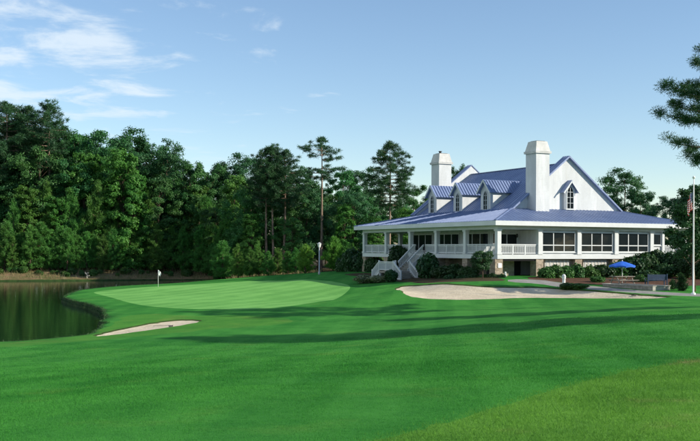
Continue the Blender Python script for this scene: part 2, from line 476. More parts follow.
PATH = smooth_loop([on_land(*p) for p in [(508,279.2),(540,279.6),(562,283),(603,286.8),(627,289.4),(676,292.8),(720,294.2),(800,296),(800,299.5),(720,297),(676,295.6),(627,292.4),
        (590,289.5),(560,287.2),(540,283.6),(508,282)]], 1)
MULCH = smooth_loop([(15.0,84.0),(17,80.6),(20,78.5),(22,77),(25,76.4),(29,77),(33,80),(38,86),(42,94),(38,99),(33,97.5),(26,93.5),(19,89.2)], 1)
BED = smooth_loop([on_land(*p) for p in [(440,283),(500,281.5),(508,279)]] + [(13.0,86.5),(10.5,92),(7.5,97.5),(4,103),(1,107),(-1,106),(1,99),(2,95.5),(5,91.5)], 1)
ROUGH = smooth_loop([on_land(*p) for p in [(352,446),(395,437),(440,425),(500,408),(560,390),(600,378),(640,368),(700,357)]] + [(30,35),(60,40),(60,-10),(4,-10),(0.2,5)], 2)
FRINGE = smooth_loop([on_land(*p) for p in [(112,324.5),(125,316.5),(150,313.5),(190,316),(240,315),(280,317),(297,320),(280,325),(240,327),(190,331),(130,337.5),(60,343),(0,348)]]
        + [(-26,44.8),(-40,46),(-45,49.5),(-40,49.5),(-25,48),(-17.4,48.2),(-15,51),(-14.0,55),(-14.6,58)], 1)
FAIR = np.array([(-62,56),(-62,-34),(95,-34),(95,60),(45,71),(30,70),(12,84),(6,92),(2.6,98),(-1,108),(-4,117),(-10,122),(-16,131),(-26,127),(-34,108),(-31,90),(-27,80)], float)
FAIR = smooth_loop(FAIR, 1)
BANK = np.array([(-110,118),(-95,117),(-80,128),(-52,132),(-38,137),(-26,141),(-14,128),(-9,124),(-4,121),(-4,127),(-10,133),(-13,152),(-26,158),(-38,153),(-52,148),(-82,147),(-112,132)], float)
BANK = smooth_loop(BANK, 1)

def ragged(P, seg, amp, seed):
    r = np.random.default_rng(seed); out = []
    for a, b in zip(P, np.roll(P, -1, 0)):
        n = max(1, int(np.linalg.norm(b-a)/seg))
        for i in range(n): out.append(a+(b-a)*i/n)
    out = np.array(out); return out+np.clip(r.normal(0, amp, out.shape), -2*amp, 2*amp)
POND = ragged(POND, .7, .11, 1); BUNK_L = ragged(BUNK_L, .5, .05, 2); BUNK_R = ragged(BUNK_R, .6, .07, 3)
FRINGE = ragged(FRINGE, .8, .14, 4); ROUGH = ragged(ROUGH, .4, .05, 5); MULCH = ragged(MULCH, .8, .12, 6); BED = ragged(BED, .8, .12, 7)
def inside(P, x, y):
    x = np.asarray(x); y = np.asarray(y); r = np.zeros(x.shape, bool)
    x0, y0 = P[:, 0], P[:, 1]; x1, y1 = np.roll(x0, -1), np.roll(y0, -1)
    for a, b, c, d in zip(x0, y0, x1, y1):
        if b == d: continue
        m = ((b > y) != (d > y)) & (x < (c-a)*(y-b)/(d-b)+a)
        r ^= m
    return r
def edge_dist(P, x, y):
    x = np.asarray(x); y = np.asarray(y); best = np.full(x.shape, 1e9)
    A = P; B = np.roll(P, -1, 0)
    for (a, b), (c, d) in zip(A, B):
        dx, dy = c-a, d-b; L = dx*dx+dy*dy+1e-12
        t_ = np.clip(((x-a)*dx+(y-b)*dy)/L, 0, 1)
        best = np.minimum(best, np.hypot(x-a-t_*dx, y-b-t_*dy))
    return best

def inset(P, d):
    a = np.roll(P, 1, 0); b = np.roll(P, -1, 0); tdir = b-a
    tdir /= np.linalg.norm(tdir, axis=1)[:, None]+1e-9
    nrm = np.stack([-tdir[:, 1], tdir[:, 0]], 1)
    q = P+nrm*d
    if inside(P, q[:, 0], q[:, 1]).mean() < .5: q = P-nrm*d
    return q[inside(P, q[:, 0], q[:, 1])]

def inset_loop(P, d):
    Q = smooth_loop(P, 0); c = Q.copy()
    for _ in range(3): c = (np.roll(c, 1, 0)+2*c+np.roll(c, -1, 0))/4
    tdir = np.roll(c, -1, 0)-np.roll(c, 1, 0); tdir /= np.linalg.norm(tdir, axis=1)[:, None]+1e-9
    sgn = 1 if (P[:, 0]*np.roll(P[:, 1], -1)-np.roll(P[:, 0], -1)*P[:, 1]).sum() > 0 else -1
    q = P+sgn*d*np.stack([-tdir[:, 1], tdir[:, 0]], 1)
    k = inside(P, q[:, 0], q[:, 1]) & (edge_dist(P, q[:, 0], q[:, 1]) > d*.6)
    return q[k]
def grid(x0, x1, y0, y1, s):
    xx, yy = np.meshgrid(np.arange(x0, x1, s), np.arange(y0, y1, s))
    p = np.stack([xx.ravel(), yy.ravel()], 1)
    return p + rng.uniform(-.12, .12, p.shape)*s
LIP_L, LIP_R = inset_loop(BUNK_L, .10), inset_loop(BUNK_R, .13)
loops = [(LIP_L, 1), (LIP_R, 1), (POND, 1), (GREEN, 1), (BUNK_L, 1), (BUNK_R, 1), (PATH, 1), (MULCH, 1), (BED, 1), (ROUGH, 1), (FRINGE, 1), (FAIR, 1), (BANK, 1)]
p1 = grid(-34, 40, 4, 124, 1.6)
p2 = grid(-130, 120, -34, 230, 6)
p2 = p2[~((p2[:, 0] > -35) & (p2[:, 0] < 41) & (p2[:, 1] > 3) & (p2[:, 1] < 125))]
p3 = grid(-26, 30, 50, 90, .7)
p3 = p3[(inside(BUNK_L, p3[:, 0], p3[:, 1]) | inside(BUNK_R, p3[:, 0], p3[:, 1]))]
far_ring = np.array([(r*math.cos(a)+0, 90+r*math.sin(a)) for r in (200, 320, 600, 1400, 4000) for a in np.linspace(0, 2*math.pi, 24, endpoint=False)])
pts = np.concatenate([p1, p2, p3, inset(POND, .3), far_ring])
cv_, ce_ = [tuple(p) for p in pts], []
for P, _ in loops:
    k = len(cv_); n = len(P)
    cv_ += [tuple(p) for p in P]; ce_ += [(k+i, k+(i+1) % n) for i in range(n)]
res = delaunay_2d_cdt([Vector(p) for p in cv_], ce_, [], 0, 1e-4)
V2 = np.array([tuple(v) for v in res[0]]); F3 = np.array([f for f in res[2] if len(f) == 3], int)
Z = land(V2[:, 0], V2[:, 1])
Z += 0.02*np.sin(V2[:, 0]*.9+1.3*np.sin(V2[:, 1]*.31))*np.clip(1-V2[:, 1]/60, 0, 1)
ip = inside(POND, V2[:, 0], V2[:, 1]); dp = edge_dist(POND, V2[:, 0], V2[:, 1])
Z = np.where(ip & (dp > .05), np.where(dp < 1, -.35, -.9), Z)
for P, dep, wid, drop in ((BUNK_L, .05, .8, .07), (BUNK_R, .25, 1.6, .09)):
    ib = inside(P, V2[:, 0], V2[:, 1]); db = edge_dist(P, V2[:, 0], V2[:, 1])
    s_ = np.clip(db/wid, 0, 1)
    Z = np.where(ib & (db > .02), Z-drop-dep*s_*s_*(3-2*s_), Z)
V3 = np.column_stack([V2, Z])
cen = V2[F3].mean(1)
cxx, cyy = cen[:, 0], cen[:, 1]
reg = np.full(len(F3), 9)
reg[inside(BANK, cxx, cyy)] = 8
reg[inside(FAIR, cxx, cyy)] = 0
wood = (cyy > 150) | (cxx < -95) | (cyy > 128) & (cxx < 5)
reg[(reg == 9) & wood] = 10
reg[inside(MULCH, cxx, cyy)] = 6
reg[inside(BED, cxx, cyy)] = 12
reg[inside(FRINGE, cxx, cyy)] = 11
reg[inside(ROUGH, cxx, cyy)] = 3
reg[inside(GREEN, cxx, cyy)] = 1
reg[inside(PATH, cxx, cyy)] = 5
reg[inside(BUNK_L, cxx, cyy)] = 2
reg[inside(BUNK_R, cxx, cyy)] = 4
for P, Q in ((BUNK_L, LIP_L), (BUNK_R, LIP_R)):
    reg[inside(P, cxx, cyy) & ~inside(Q, cxx, cyy)] = 13
reg[inside(POND, cxx, cyy)] = 7
# orient faces upward
e1 = V3[F3[:, 1]]-V3[F3[:, 0]]; e2 = V3[F3[:, 2]]-V3[F3[:, 0]]
flip = (e1[:, 0]*e2[:, 1]-e1[:, 1]*e2[:, 0]) < 0
F3[flip] = F3[flip][:, ::-1]
# one shared set of smooth normals so that neighbouring sheets shade without a seam
NRM = np.zeros_like(V3); fn = np.cross(V3[F3[:, 1]]-V3[F3[:, 0]], V3[F3[:, 2]]-V3[F3[:, 0]])
for k in range(3): np.add.at(NRM, F3[:, k], fn)
NRM /= np.linalg.norm(NRM, axis=1)[:, None]+1e-12
REGS = {0: ('fairway', 'fairway_grass'), 1: ('putting_green', 'green_grass'), 2: ('sand_bunker_beside_pond', 'sand'), 3: ('rough', 'rough_grass'), 4: ('sand_bunker_before_house', 'sand'),
        5: ('cart_path', 'path_surface'), 6: ('planting_bed_ground', 'mulch'), 7: ('pond_bed', 'wet_bank'), 8: ('far_bank', 'bank_soil'), 9: ('lawn', 'lawn_grass'), 10: ('forest_floor', 'forest_floor'), 11: ('bunker_surround', 'fringe_grass'), 12: ('shaded_bed_ground', 'forest_floor'), 13: ('bunker_lip', 'shadow_lip_turf')}
RLAB = {0: 'dark green mown fairway running down to the pond', 1: 'pale green striped putting green beside the pond', 2: 'small sand bunker between putting green and pond shore',
        3: 'olive rough grass beside the fairway', 4: 'long sand bunker in front of the white house', 5: 'grey cart path passing behind the long bunker', 6: 'reddish mulch ground around the house shrubs',
        7: 'muddy bed of the pond', 8: 'brown grassy bank along the far pond shore', 9: 'lawn around the house', 10: 'leaf covered woodland ground', 11: 'lighter longer grass around the small bunker and along the near shore', 12: 'dark soil of the bed along the shaded front', 13: 'cut turf lip round the bunkers, coloured dark for its shadow edge'}
for r_, (nm, mt) in REGS.items():
    f = F3[reg == r_]
    if not len(f): continue
    used, inv = np.unique(f.ravel(), return_inverse=True)
    me = np_mesh(nm, V3[used], inv.reshape(-1, 3), M[mt], smooth=True)
    me.normals_split_custom_set_from_vertices([tuple(x) for x in NRM[used]])
    tag(link(nm, me), RLAB[r_], {2: 'bunker', 4: 'bunker', 1: 'green', 0: 'fairway'}.get(r_, 'ground'), kind='structure')
# pond surface
pp = POND if (POND[:, 0]*np.roll(POND[:, 1], -1)-np.roll(POND[:, 0], -1)*POND[:, 1]).sum() > 0 else POND[::-1]
me = bpy.data.meshes.new('pond_water'); me.from_pydata([(x, y, 0.0) for x, y in pp], [], [tuple(range(len(pp)))]); me.materials.append(M['pond_water'])
tag(link('pond_water', me), 'still dark pond water reflecting the trees', 'water', kind='structure')

# ------------------------------------------------------------------ clubhouse
TH = 0.471
G0 = 2.2                                  # world height of the house's local zero
HX, HY = 13.40, 86.0
house = empty('clubhouse', (HX, HY, G0), TH)
tag(house, 'white clubhouse with blue metal roof, wraparound veranda, dormers and two chimneys', 'house')
BL, BR, NB = 5.15, 4.62, 5
VL = BL*NB                                # length of the left front
COLS_R = [0, BR, 2*BR, 3*BR, 4*BR, 20.05, 22.9]
UE = 22.9
DECK, DECKB, RAILT, BEAMB, EAVB, EAVT = 2.2, 1.80, 3.16, 4.50, 4.88, 5.26
OV = 0.95
def hw(u, v):                              # house point to world
    c, s = math.cos(TH), math.sin(TH)
    return HX+u*c-v*s, HY+u*s+v*c

# veranda deck (deck planks run round the core) and its white edge board
MB().box((.25, .25, DECKB+.06), (UE-.25, 3.0, DECK)).box((.25, 3.0, DECKB+.06), (3.0, VL-.25, DECK)).box((3.0, VL-3, DECKB+.06), (14, VL-.25, DECK)).build('veranda_deck', M['grey_wood'], house)
MB().box((-.22, -.22, DECKB), (UE+.2, .25, DECK+.003)).build('deck_edge_board', M['white_trim'], house)
MB().box((-.22, .25, DECKB), (.25, VL+.2, DECK+.003)).build('deck_edge_board', M['white_trim'], house)
MB().box((.25, VL-.25, DECKB), (14, VL+.2, DECK+.003)).build('deck_edge_board', M['white_trim'], house)
MB().box((UE-.25, .25, DECKB), (UE+.2, 8, DECK+.003)).build('deck_edge_board', M['white_trim'], house)

# columns
def column(u, v, w=.40):
    h = w/2
    c_ = MB().box((u-h, v-h, DECK), (u+h, v+h, BEAMB)).build('column', M['white_trim'], house)
    MB().box((u-h-.05, v-h-.05, DECK+.001), (u+h+.05, v+h+.05, DECK+.2)).build('base', M['white_trim'], c_)
    MB().box((u-h-.06, v-h-.06, BEAMB-.16), (u+h+.06, v+h+.06, BEAMB+.001)).build('cap', M['white_trim'], c_)
for u in COLS_R: column(u, 0, .30 if u == 20.05 else .42)
for k in range(1, NB+1): column(0, k*BL)
for v in (4.6,): column(UE, v)
for u in (4.7, 9.3): column(u, VL)
# beam over the columns, soffit and fascia
MB().box((-.21, -.2, BEAMB), (UE+.21, .2, EAVB)).build('veranda_beam', M['white_trim'], house)
MB().box((-.2, .2, BEAMB), (.2, VL+.2, EAVB)).build('veranda_beam', M['white_trim'], house)
MB().box((.2, VL-.2, BEAMB), (14, VL+.2, EAVB)).build('veranda_beam', M['white_trim'], house)
MB().box((UE-.2, .2, BEAMB), (UE+.2, 8, EAVB)).build('veranda_beam', M['white_trim'], house)
U0, U1, V0, V1 = -OV, UE+OV-.1, -OV, VL+OV
MB().box((U0+.06, V0+.06, EAVB), (U1-.06, V1-.06, EAVB+.05)).build('soffit', M['white_trim'], house)
fz0, fz1 = EAVB-.05, EAVT-.02
for a, b in (((U0, V0, fz0), (U1, V0+.06, fz1)), ((U0, V0+.06, fz0), (U0+.06, V1, fz1)), ((U0+.06, V1-.06, fz0), (U1, V1, fz1)), ((U1-.06, V0+.06, fz0), (U1, V1-.06, fz1))):
    MB().box(a, b).build('fascia', M['white_trim'], house)

# core walls
def wallbox(name, a, b, mat='white_siding'): return MB().box(a, b).build(name, M[mat], house)
wallbox('core_wall', (3.0, 3.0, -1.2), (20.0, 21.0, EAVB))
wallbox('enclosed_porch_wall', (BR+.02, .02, DECK), (20.04, 3.0, BEAMB+.002))
wallbox('enclosed_porch_side_wall', (18.5, 3.0, DECK), (20.04, 9.0, BEAMB+.002))
# lower storey: stone piers, stone wall, dark undercroft
wallbox('undercroft_wall', (1.6, 1.6, -1.4), (3.0, 24.0, DECKB+.05), 'stone')
for u in (0, BR): MB().box((u-.42, -.15, -1.0), (u+.42, .75, DECKB)).build('stone_pier', M['stone'], house)
for k in range(1, NB+1): MB().box((-.15, k*BL-.42, -1.4), (.7, k*BL+.42, DECKB)).build('stone_pier', M['stone'], house)
MB().box((BR+.42, .35, -1.0), (UE, .75, DECKB)).build('lower_wall', M['stone'], house)
for u in (2*BR, 3*BR, 4*BR, UE): MB().box((u-.42, -.12, -1.0), (u+.42, .348, DECKB)).build('stone_pier', M['stone'], house)
for a, b in ((BR+.9, 2*BR-.8), (2*BR+.9, 3*BR-.8), (3*BR+.9, 4*BR-.8)):
    w_ = MB().box((a, .27, .95), (b, .345, 1.72)).build('vent_panel', M['cream_stucco'], house)
    for i in range(7):
        x = a+(b-a)*(i+.5)/7
        MB().box((x-.035, .235, .96), (x+.035, .268, 1.71)).build('batten', M['white_trim'], w_)
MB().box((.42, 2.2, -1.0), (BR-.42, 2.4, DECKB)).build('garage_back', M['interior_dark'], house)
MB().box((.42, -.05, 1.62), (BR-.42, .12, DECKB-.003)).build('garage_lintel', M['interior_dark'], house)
# small white plate on the corner pier
MB().box((-.12, -.2, 1.0), (.28, -.155, 1.42)).build('wall_plate', M['flag_white'], house)
MB().lathe([(.10, 0), (.12, .1), (.10, .5), (.06, .6)], (.52, -.4, .05), 10).build('downspout_box', M['white_trim'], house)

# framed windows on the enclosed bays: three wide, tall upper row, short lower row
GL = M['window_glass']
def bay_window(u0, u1, z0, z1, v, nx, zsplit=None, outer=.10):
    """window in a wall facing -v"""
    f = MB()
    f.box((u0, v-.07, z0), (u0+outer, v, z1)); f.box((u1-outer, v-.07, z0), (u1, v, z1))
    f.box((u0+outer, v-.07, z0), (u1-outer, v, z0+outer)); f.box((u0+outer, v-.07, z1-outer), (u1-outer, v, z1))
    a, b = u0+outer, u1-outer
    bars = [a+(b-a)*i/nx for i in range(1, nx)]
    for x in bars: f.box((x-.045, v-.06, z0+outer), (x+.045, v, z1-outer))
    edges = [a]+bars+[b]
    if zsplit: 
        for i in range(nx): f.box((edges[i]+(.045 if i else 0), v-.055, zsplit-.045), (edges[i+1]-(.045 if i < nx-1 else 0), v, zsplit+.045))
    w_ = f.build('window', M['white_trim'], house)
    zs = [z0+outer]+([zsplit] if zsplit else [])+[z1-outer]
    for i in range(nx):
        for j in range(len(zs)-1):
            MB().box((edges[i], v-.022, zs[j]), (edges[i+1], v-.004, zs[j+1])).build('pane', GL, w_)
    MB().box((u0-.06, v-.12, z0-.07), (u1+.06, v-.002, z0-.004)).build('sill', M['white_trim'], w_)
for a, b in ((BR, 2*BR), (2*BR, 3*BR), (3*BR, 4*BR)): bay_window(a+.32, b-.32, 2.42, 4.34, .02, 3, 3.08)
bay_window(4*BR+.28, 19.88, 3.12, 4.30, .02, 1)
bay_window(.9+3.0-2.0, 4.4, 2.35, 4.2, 2.99, 2)              # recessed wall of the open corner bay
bay_window(20.02-1.1, 20.0-.15, 2.5, 4.1, 2.99, 1) if False else None
def side_window(v0, v1, z0, z1, u, nx, door=False):
    """window or door in a wall facing -u"""
    o_ = .10; f = MB()
    f.box((u-.07, v0, z0), (u, v0+o_, z1)); f.box((u-.07, v1-o_, z0), (u, v1, z1))
    f.box((u-.07, v0+o_, z1-o_), (u, v1-o_, z1)); f.box((u-.07, v0+o_, z0), (u, v1-o_, z0+(.3 if door else o_)))
    a, b = v0+o_, v1-o_
    bars = [a+(b-a)*i/nx for i in range(1, nx)]
    for x in bars: f.box((u-.06, x-.05, z0+(.3 if door else o_)), (u, x+.05, z1-o_))
    w_ = f.build('french_door' if door else 'window', M['white_trim'], house)
    edges = [a]+bars+[b]
    for i in range(nx): MB().box((u-.022, edges[i], z0+o_), (u-.004, edges[i+1], z1-o_)).build('pane', GL, w_)
    if door: MB().box((u-.12, (v0+v1)/2-.18, 3.15), (u-.071, (v0+v1)/2-.12, 3.35)).build('handle', M['dark_metal'], w_)
for k in range(4):
    side_window(k*BL+(3.15 if k == 0 else .45), k*BL+4.75 if k else 4.95, 2.21 if k == 2 else 2.45, 4.3, 2.99, 3 if k else 1, k == 2)
MB().lathe([(.05, 0), (.11, .06), (.13, .26), (.05, .36)], (4.25, 2.86, 3.8), 8).build('wall_lamp', M['dark_metal'], house)

# railings: top rail, bottom rail, posts and square balusters
def railing(p, q, posts=True):
    p, q = Vector(p), Vector(q); L = (q-p).length; d = (q-p)/L; H = RAILT-DECK
    f = MB()
    f.bar(p+Vector((0, 0, H-.05)), q+Vector((0, 0, H-.05)), .12, .09)
    f.bar(p+Vector((0, 0, H-.17)), q+Vector((0, 0, H-.17)), .06, .06)
    f.bar(p+Vector((0, 0, .12)), q+Vector((0, 0, .12)), .07, .08)
    n = max(1, round((q-p).xy.length/1.55))
    for i in range(1, n): 
        c_ = p+d*L*i/n; f.bar(c_+Vector((0, 0, .02)), c_+Vector((0, 0, H-.1)), .12, .12, (1, 0, 0))
    r_ = f.build('railing', M['white_trim'], house)
    b_ = MB(); m = int((q-p).xy.length/.125)
    for i in range(1, m):
        c_ = p+d*L*i/m; b_.bar(c_+Vector((0, 0, .15)), c_+Vector((0, 0, H-.19)), .042, .042, (1, 0, 0))
    tag(b_.build('baluster_row', M['white_trim'], r_), kind='stuff')
def bay_rail(u0, v0, u1, v1):
    a = Vector((u0, v0, DECK)); b = Vector((u1, v1, DECK)); d = (b-a).normalized()*.21
    railing(a+d, b-d)
bay_rail(0, 0, BR, 0)
for k in range(NB):
    if k == 2:
        bay_rail(0, k*BL, 0, 12.75); bay_rail(0, 14.25, 0, (k+1)*BL)
    else: bay_rail(0, k*BL, 0, (k+1)*BL)
bay_rail(20.05, 0, UE, 0); bay_rail(0, VL, 4.7, VL); bay_rail(4.7, VL, 9.3, VL); bay_rail(UE, 0, UE, 4.6)

# stairs: upper flight to a landing, lower flights to both sides
LZ, GZ0 = .45, -.55
ua, ub, va, vb = -4.04, -2.1, 12.0, 15.0
MB().box((ua, va, LZ-.22), (ub, vb, LZ)).build('stair_landing', M['grey_wood'], house)
for u, v in ((ua+.1, va+.1), (ub-.1, va+.1), (ua+.1, vb-.1), (ub-.1, vb-.1)):
    MB().box((u-.09, v-.09, GZ0-.3), (u+.09, v+.09, LZ-.221)).build('landing_post', M['white_trim'], house)
nst = 9
for i in range(nst):
    z = DECK-(i+1)*(DECK-LZ)/(nst+1); u = -.22-i*(2.1-.22)/nst
    s_ = MB().box((u-.235, 12.6, z-.05), (u, 14.4, z)).build('step', M['grey_wood'], house)
    MB().box((u-.03, 12.62, z-.2), (u-.005, 14.38, z-.051)).build('riser', M['white_trim'], s_)
for s_, v_a in ((-1, va), (1, vb)):
    for i in range(5):
        z = LZ-(i+1)*(LZ-GZ0)/6; v = v_a+s_*i*.28
        y0, y1 = sorted((v, v+s_*.30))
        st = MB().box((ua+.08, y0, z-.05), (ub-.08, y1, z)).build('step', M['grey_wood'], house)
        yr = v+s_*.02
        MB().box((ua+.1, min(yr, yr+.02), z-.19), (ub-.1, max(yr, yr+.02), z-.051)).build('riser', M['white_trim'], st)
    for u in (ua, ub):
        railing((u, v_a, LZ), (u, v_a+s_*1.45, GZ0+.05))
        MB().bar((u, v_a+s_*1.45, GZ0-.3), (u, v_a+s_*1.45, GZ0+1.1), .13, .13, (1, 0, 0)).build('newel_post', M['white_trim'], house)
        MB().bar((u, v_a, LZ-.3), (u, v_a, LZ+1.06), .13, .13, (1, 0, 0)).build('newel_post', M['white_trim'], house)
        MB().bar((u, v_a, LZ-.13), (u, v_a+s_*1.45, GZ0-.05), .05, .26).build('stringer', M['white_trim'], house)
railing((ua, va, LZ), (ua, vb, LZ))
for v in (12.55, 14.45):
    railing((-.2, v, DECK), (-2.1, v, LZ))
    MB().bar((-.2, v, DECK-.22), (-2.1, v, LZ-.15), .05, .30).build('stringer', M['white_trim'], house)

# small stair rails at the far end of the right front
for v in (-.45, -1.9):
    railing((UE-.6, v, DECK), (UE-2.2+4.2, v, .3))
MB().box((UE-.9, -2.0, DECK-.15), (UE+.1, -.23, DECK)).build('stair_landing', M['white_trim'], house)
for i in range(8):
    z = DECK-.2-(i+1)*.21; MB().box((UE+.1+i*.24, -1.9, z-.05), (UE+.36+i*.24, -.45, z)).build('step', M['grey_wood'], house)

# ---- roofs
BLUE = M['blue_roof']
def roof_plane(name, poly, parent, rib=.46, thick=.10, ribw=.045, ribh=.045):
    """poly: planar loop, first edge is the eave; slab plus raised standing seams"""
    P = [Vector(p) for p in poly]
    s = (P[1]-P[0]).normalized(); n = s.cross(P[-1]-P[0]).normalized()
    if n.z < 0: n = -n
    t_ = n.cross(s)
    if t_.z < 0: t_ = -t_
    o = P[0]
    q = [((p-o).dot(s), (p-o).dot(t_)) for p in P]
    r_ = MB().prism(P, -n*thick).build(name, BLUE, parent)
    smin, smax = min(a for a, _ in q), max(a for a, _ in q)
    rb = MB(); k = math.ceil((smax-smin)/rib)
    for i in range(1, k):
        x = smin+(smax-smin)*i/k; ys = []
        for (a, b), (c_, d) in zip(q, q[1:]+q[:1]):
            if (a > x) != (c_ > x): ys.append(b+(d-b)*(x-a)/(c_-a))
        ys.sort()
        for y0, y1 in zip(ys[::2], ys[1::2]):
            if y1-y0 > .15: rb.bar(o+s*x+t_*(y0+.01)+n*(ribh/2-.005), o+s*x+t_*(y1-.02)+n*(ribh/2-.005), ribw, ribh, n)
    if rb.v: tag(rb.build('standing_seam', BLUE, r_), kind='stuff')
    return r_
TZ = 6.76
uL, uR, vF, vB = 6.0, 20.0, 6.0, 20.6
A, B_, C_, D_ = (U0, V0, EAVT), (U1, V0, EAVT), (U1, V1, EAVT), (U0, V1, EAVT)
p_, q_, r2_, s2_ = (uL, vF, TZ), (uR, vF, TZ), (uR, vB, TZ), (uL, vB, TZ)
prf = roof_plane('porch_roof', [A, B_, q_, p_], house)
roof_plane('porch_roof', [D_, A, p_, s2_], house)
roof_plane('porch_roof', [C_, D_, s2_, r2_], house)
roof_plane('porch_roof', [B_, C_, r2_, q_], house)
for a, b in ((A, p_), (B_, q_), (D_, s2_), (C_, r2_)):
    MB().bar(Vector(a)+Vector((0, 0, .03)), Vector(b)+Vector((0, 0, .03)), .16, .07).build('hip_cap', BLUE, house)
UR_, ZR, ZM = 13.0, 12.15, 11.45
slope = (ZM-TZ)/(UR_-uL); gslope = (ZR-TZ)/(UR_-uL)
vr0, vr1 = vF-.28, 23.3
def main_z(u): return TZ+(u-uL)*slope
ovr = .35
vm0 = vF+.3
for e, a_, b_ in ((uL-ovr, vr1, vm0), (uR+ovr, vm0, vr1)):
    z = TZ-ovr*slope+.12
    roof_plane('main_roof', [(e, a_, z), (e, b_, z), (UR_, b_, ZM+.12), (UR_, a_, ZM+.12)], house, .46, .2)
MB().bar((UR_, vm0, ZM+.14), (UR_, vr1, ZM+.14), .3, .06).build('ridge_cap', BLUE, house)
# the front gable rises a little above the main ridge
for e, a_, b_ in ((uL-ovr, vF+.75, vr0), (uR+ovr, vr0, vF+.75)):
    z = TZ-ovr*gslope+.12
    roof_plane('gable_roof', [(e, a_, z), (e, b_, z), (UR_, b_, ZR+.12), (UR_, a_, ZR+.12)], house, .46, .14)
MB().prism([(uL-.1, vF, TZ-.6), (uR+.1, vF, TZ-.6), (uR+.1, vF, TZ-.06), (UR_, vF, ZR-.08), (uL-.1, vF, TZ-.06)], (0, .7, 0)).build('gable_wall', M['white_siding'], house)
# blue edging boards along the gable
for sgn, e in ((-1, uL-ovr), (1, uR+ovr)):
    MB().bar((e, vr0-.02, TZ-ovr*gslope+.03), (UR_, vr0-.02, ZR+.03), .05, .15, (0, 0, 1)).build('bargeboard', BLUE, house)
# back block: slightly taller gable
ZB = 12.62; hwid = (ZB-TZ)/gslope
MB().prism([(UR_-hwid, 23.35, TZ-.6), (UR_+hwid, 23.35, TZ-.6), (UR_+hwid, 23.35, TZ), (UR_, 23.35, ZB), (UR_-hwid, 23.35, TZ)], (0, .8, 0)).build('rear_gable_wall', M['white_siding'], house)
for sgn in (-1, 1):
    e = UR_+sgn*(hwid+.3); z = TZ-.3*gslope+.14
    roof_plane('rear_roof', [(e, 23.27, z-.06), (e, 24.25, z-.06), (UR_, 24.25, ZB+.08), (UR_, 23.27, ZB+.08)], house, .46, .08)

def arch_outline(w, h, n=8):
    """pointed arch loop (x, z), base at z = 0"""
    r = w*1.05; zs = h-math.sqrt(r*r-(r-w/2)**2)
    pts = [(-w/2, 0), (w/2, 0)]
    a1 = math.acos((r-w/2)/r)
    for i in range(n+1):
        a = a1*i/n; pts.append((w/2-r+r*math.cos(a), zs+r*math.sin(a)))
    for i in range(n-1, -1, -1):
        a = a1*i/n; pts.append((-w/2+r-r*math.cos(a), zs+r*math.sin(a)))
    return pts
def arch_window(parent, place, w, h, bars):
    """place(x, d, z): across, outward depth, up"""
    o_ = arch_outline(w+.2, h+.16); i_ = [(x, z+.06) for x, z in arch_outline(w, h)]
    n = len(o_); f = MB()
    vs = [place(x, .0, z-.04) for x, z in o_]+[place(x, .07, z-.04) for x, z in o_]+[place(x, .0, z) for x, z in i_]+[place(x, .07, z) for x, z in i_]
    fs = []
    for i in range(n):
        j = (i+1) % n
        fs += [(n+i, n+j, 3*n+j, 3*n+i), (i, j, n+j, n+i), (2*n+j, 2*n+i, 3*n+i, 3*n+j)]
    f.add(vs, fs)
    def barbox(x0, x1, z0, z1):
        f.add([place(x, d, z) for d in (.01, .055) for x, z in ((x0, z0), (x1, z0), (x1, z1), (x0, z1))],
              [(0,1,2,3),(7,6,5,4),(0,4,5,1),(1,5,6,2),(2,6,7,3),(3,7,4,0)])
    barbox(-.018, .018, .08, h-.02)
    for z in bars: barbox(-w/2, -.020, z-.016, z+.016); barbox(.020, w/2, z-.016, z+.016)
    f.build('window_frame', M['white_trim'], parent)
    pn = MB().add([place(x, .012, z) for x, z in i_], [tuple(range(n))]); pn.build('pane', GL, parent)

def dormer(vc, side=-1):
    """wall dormer on the slope; side -1 looks toward -u"""
    s = side; uf = UR_+s*(UR_-5.85); hwd = .86; ze, za = 8.72, 9.75
    def U(d): return uf-s*d                       # d metres back from the face
    bz = 6.3
    ub_ = (ze-TZ)/slope+uL-5.85+.3
    ua_ = (za-TZ)/slope+uL-5.85+.3
    w_ = MB()
    fr = [(U(0), vc-hwd, bz), (U(0), vc+hwd, bz), (U(0), vc+hwd, ze), (U(0), vc, za-.12), (U(0), vc-hwd, ze)]
    bk = [(U(ua_), b, c) for _, b, c in fr]
    w_.add(fr+bk, [(0,1,2,3,4), (9,8,7,6,5), (0,5,6,1), (1,6,7,2), (2,7,8,3), (3,8,9,4), (4,9,5,0)])
    d_ = w_.build('dormer', M['white_siding'], house)
    e = .32; dz = (za-ze)/hwd
    for sg in (-1, 1):
        ve, z_ = vc+sg*(hwd+e), ze-e*dz+.16
        pl = [(U(-.35), ve, z_), (U(ua_+.2), ve, z_), (U(ua_+.2), vc, za+.08), (U(-.35), vc, za+.08)]
        P = [Vector(q) for q in pl]
        sl_ = (P[1]-P[0]).normalized(); n = sl_.cross(P[3]-P[0]).normalized(); n = n if n.z > 0 else -n
        rb = MB().prism(P, -n*.10)
        L = (P[1]-P[0]).length; tt = (P[3]-P[0]); k = round(L/.36)
        for i in range(0, k+1):
            c_ = P[0]+sl_*(.03+(L-.06)*i/k)
            rb.bar(c_+n*.03, c_+tt*.985+n*.03, .07, .085, n)
        rb.build('dormer_roof', BLUE, d_)
        MB().bar((U(-.36), ve, z_-.07), (U(-.36), vc, za+.01), .04, .17).build('bargeboard', M['white_trim'], d_)
    arch_window(d_, lambda x, dd, z: (U(-dd-.003), vc+s*x, 6.72+z), .66, 1.92, (.5, 1.0, 1.5))
    MB().box((min(U(-.002), U(-.09)), vc-.56, 6.58), (max(U(-.002), U(-.09)), vc+.56, 6.665)).build('sill', M['white_trim'], d_)
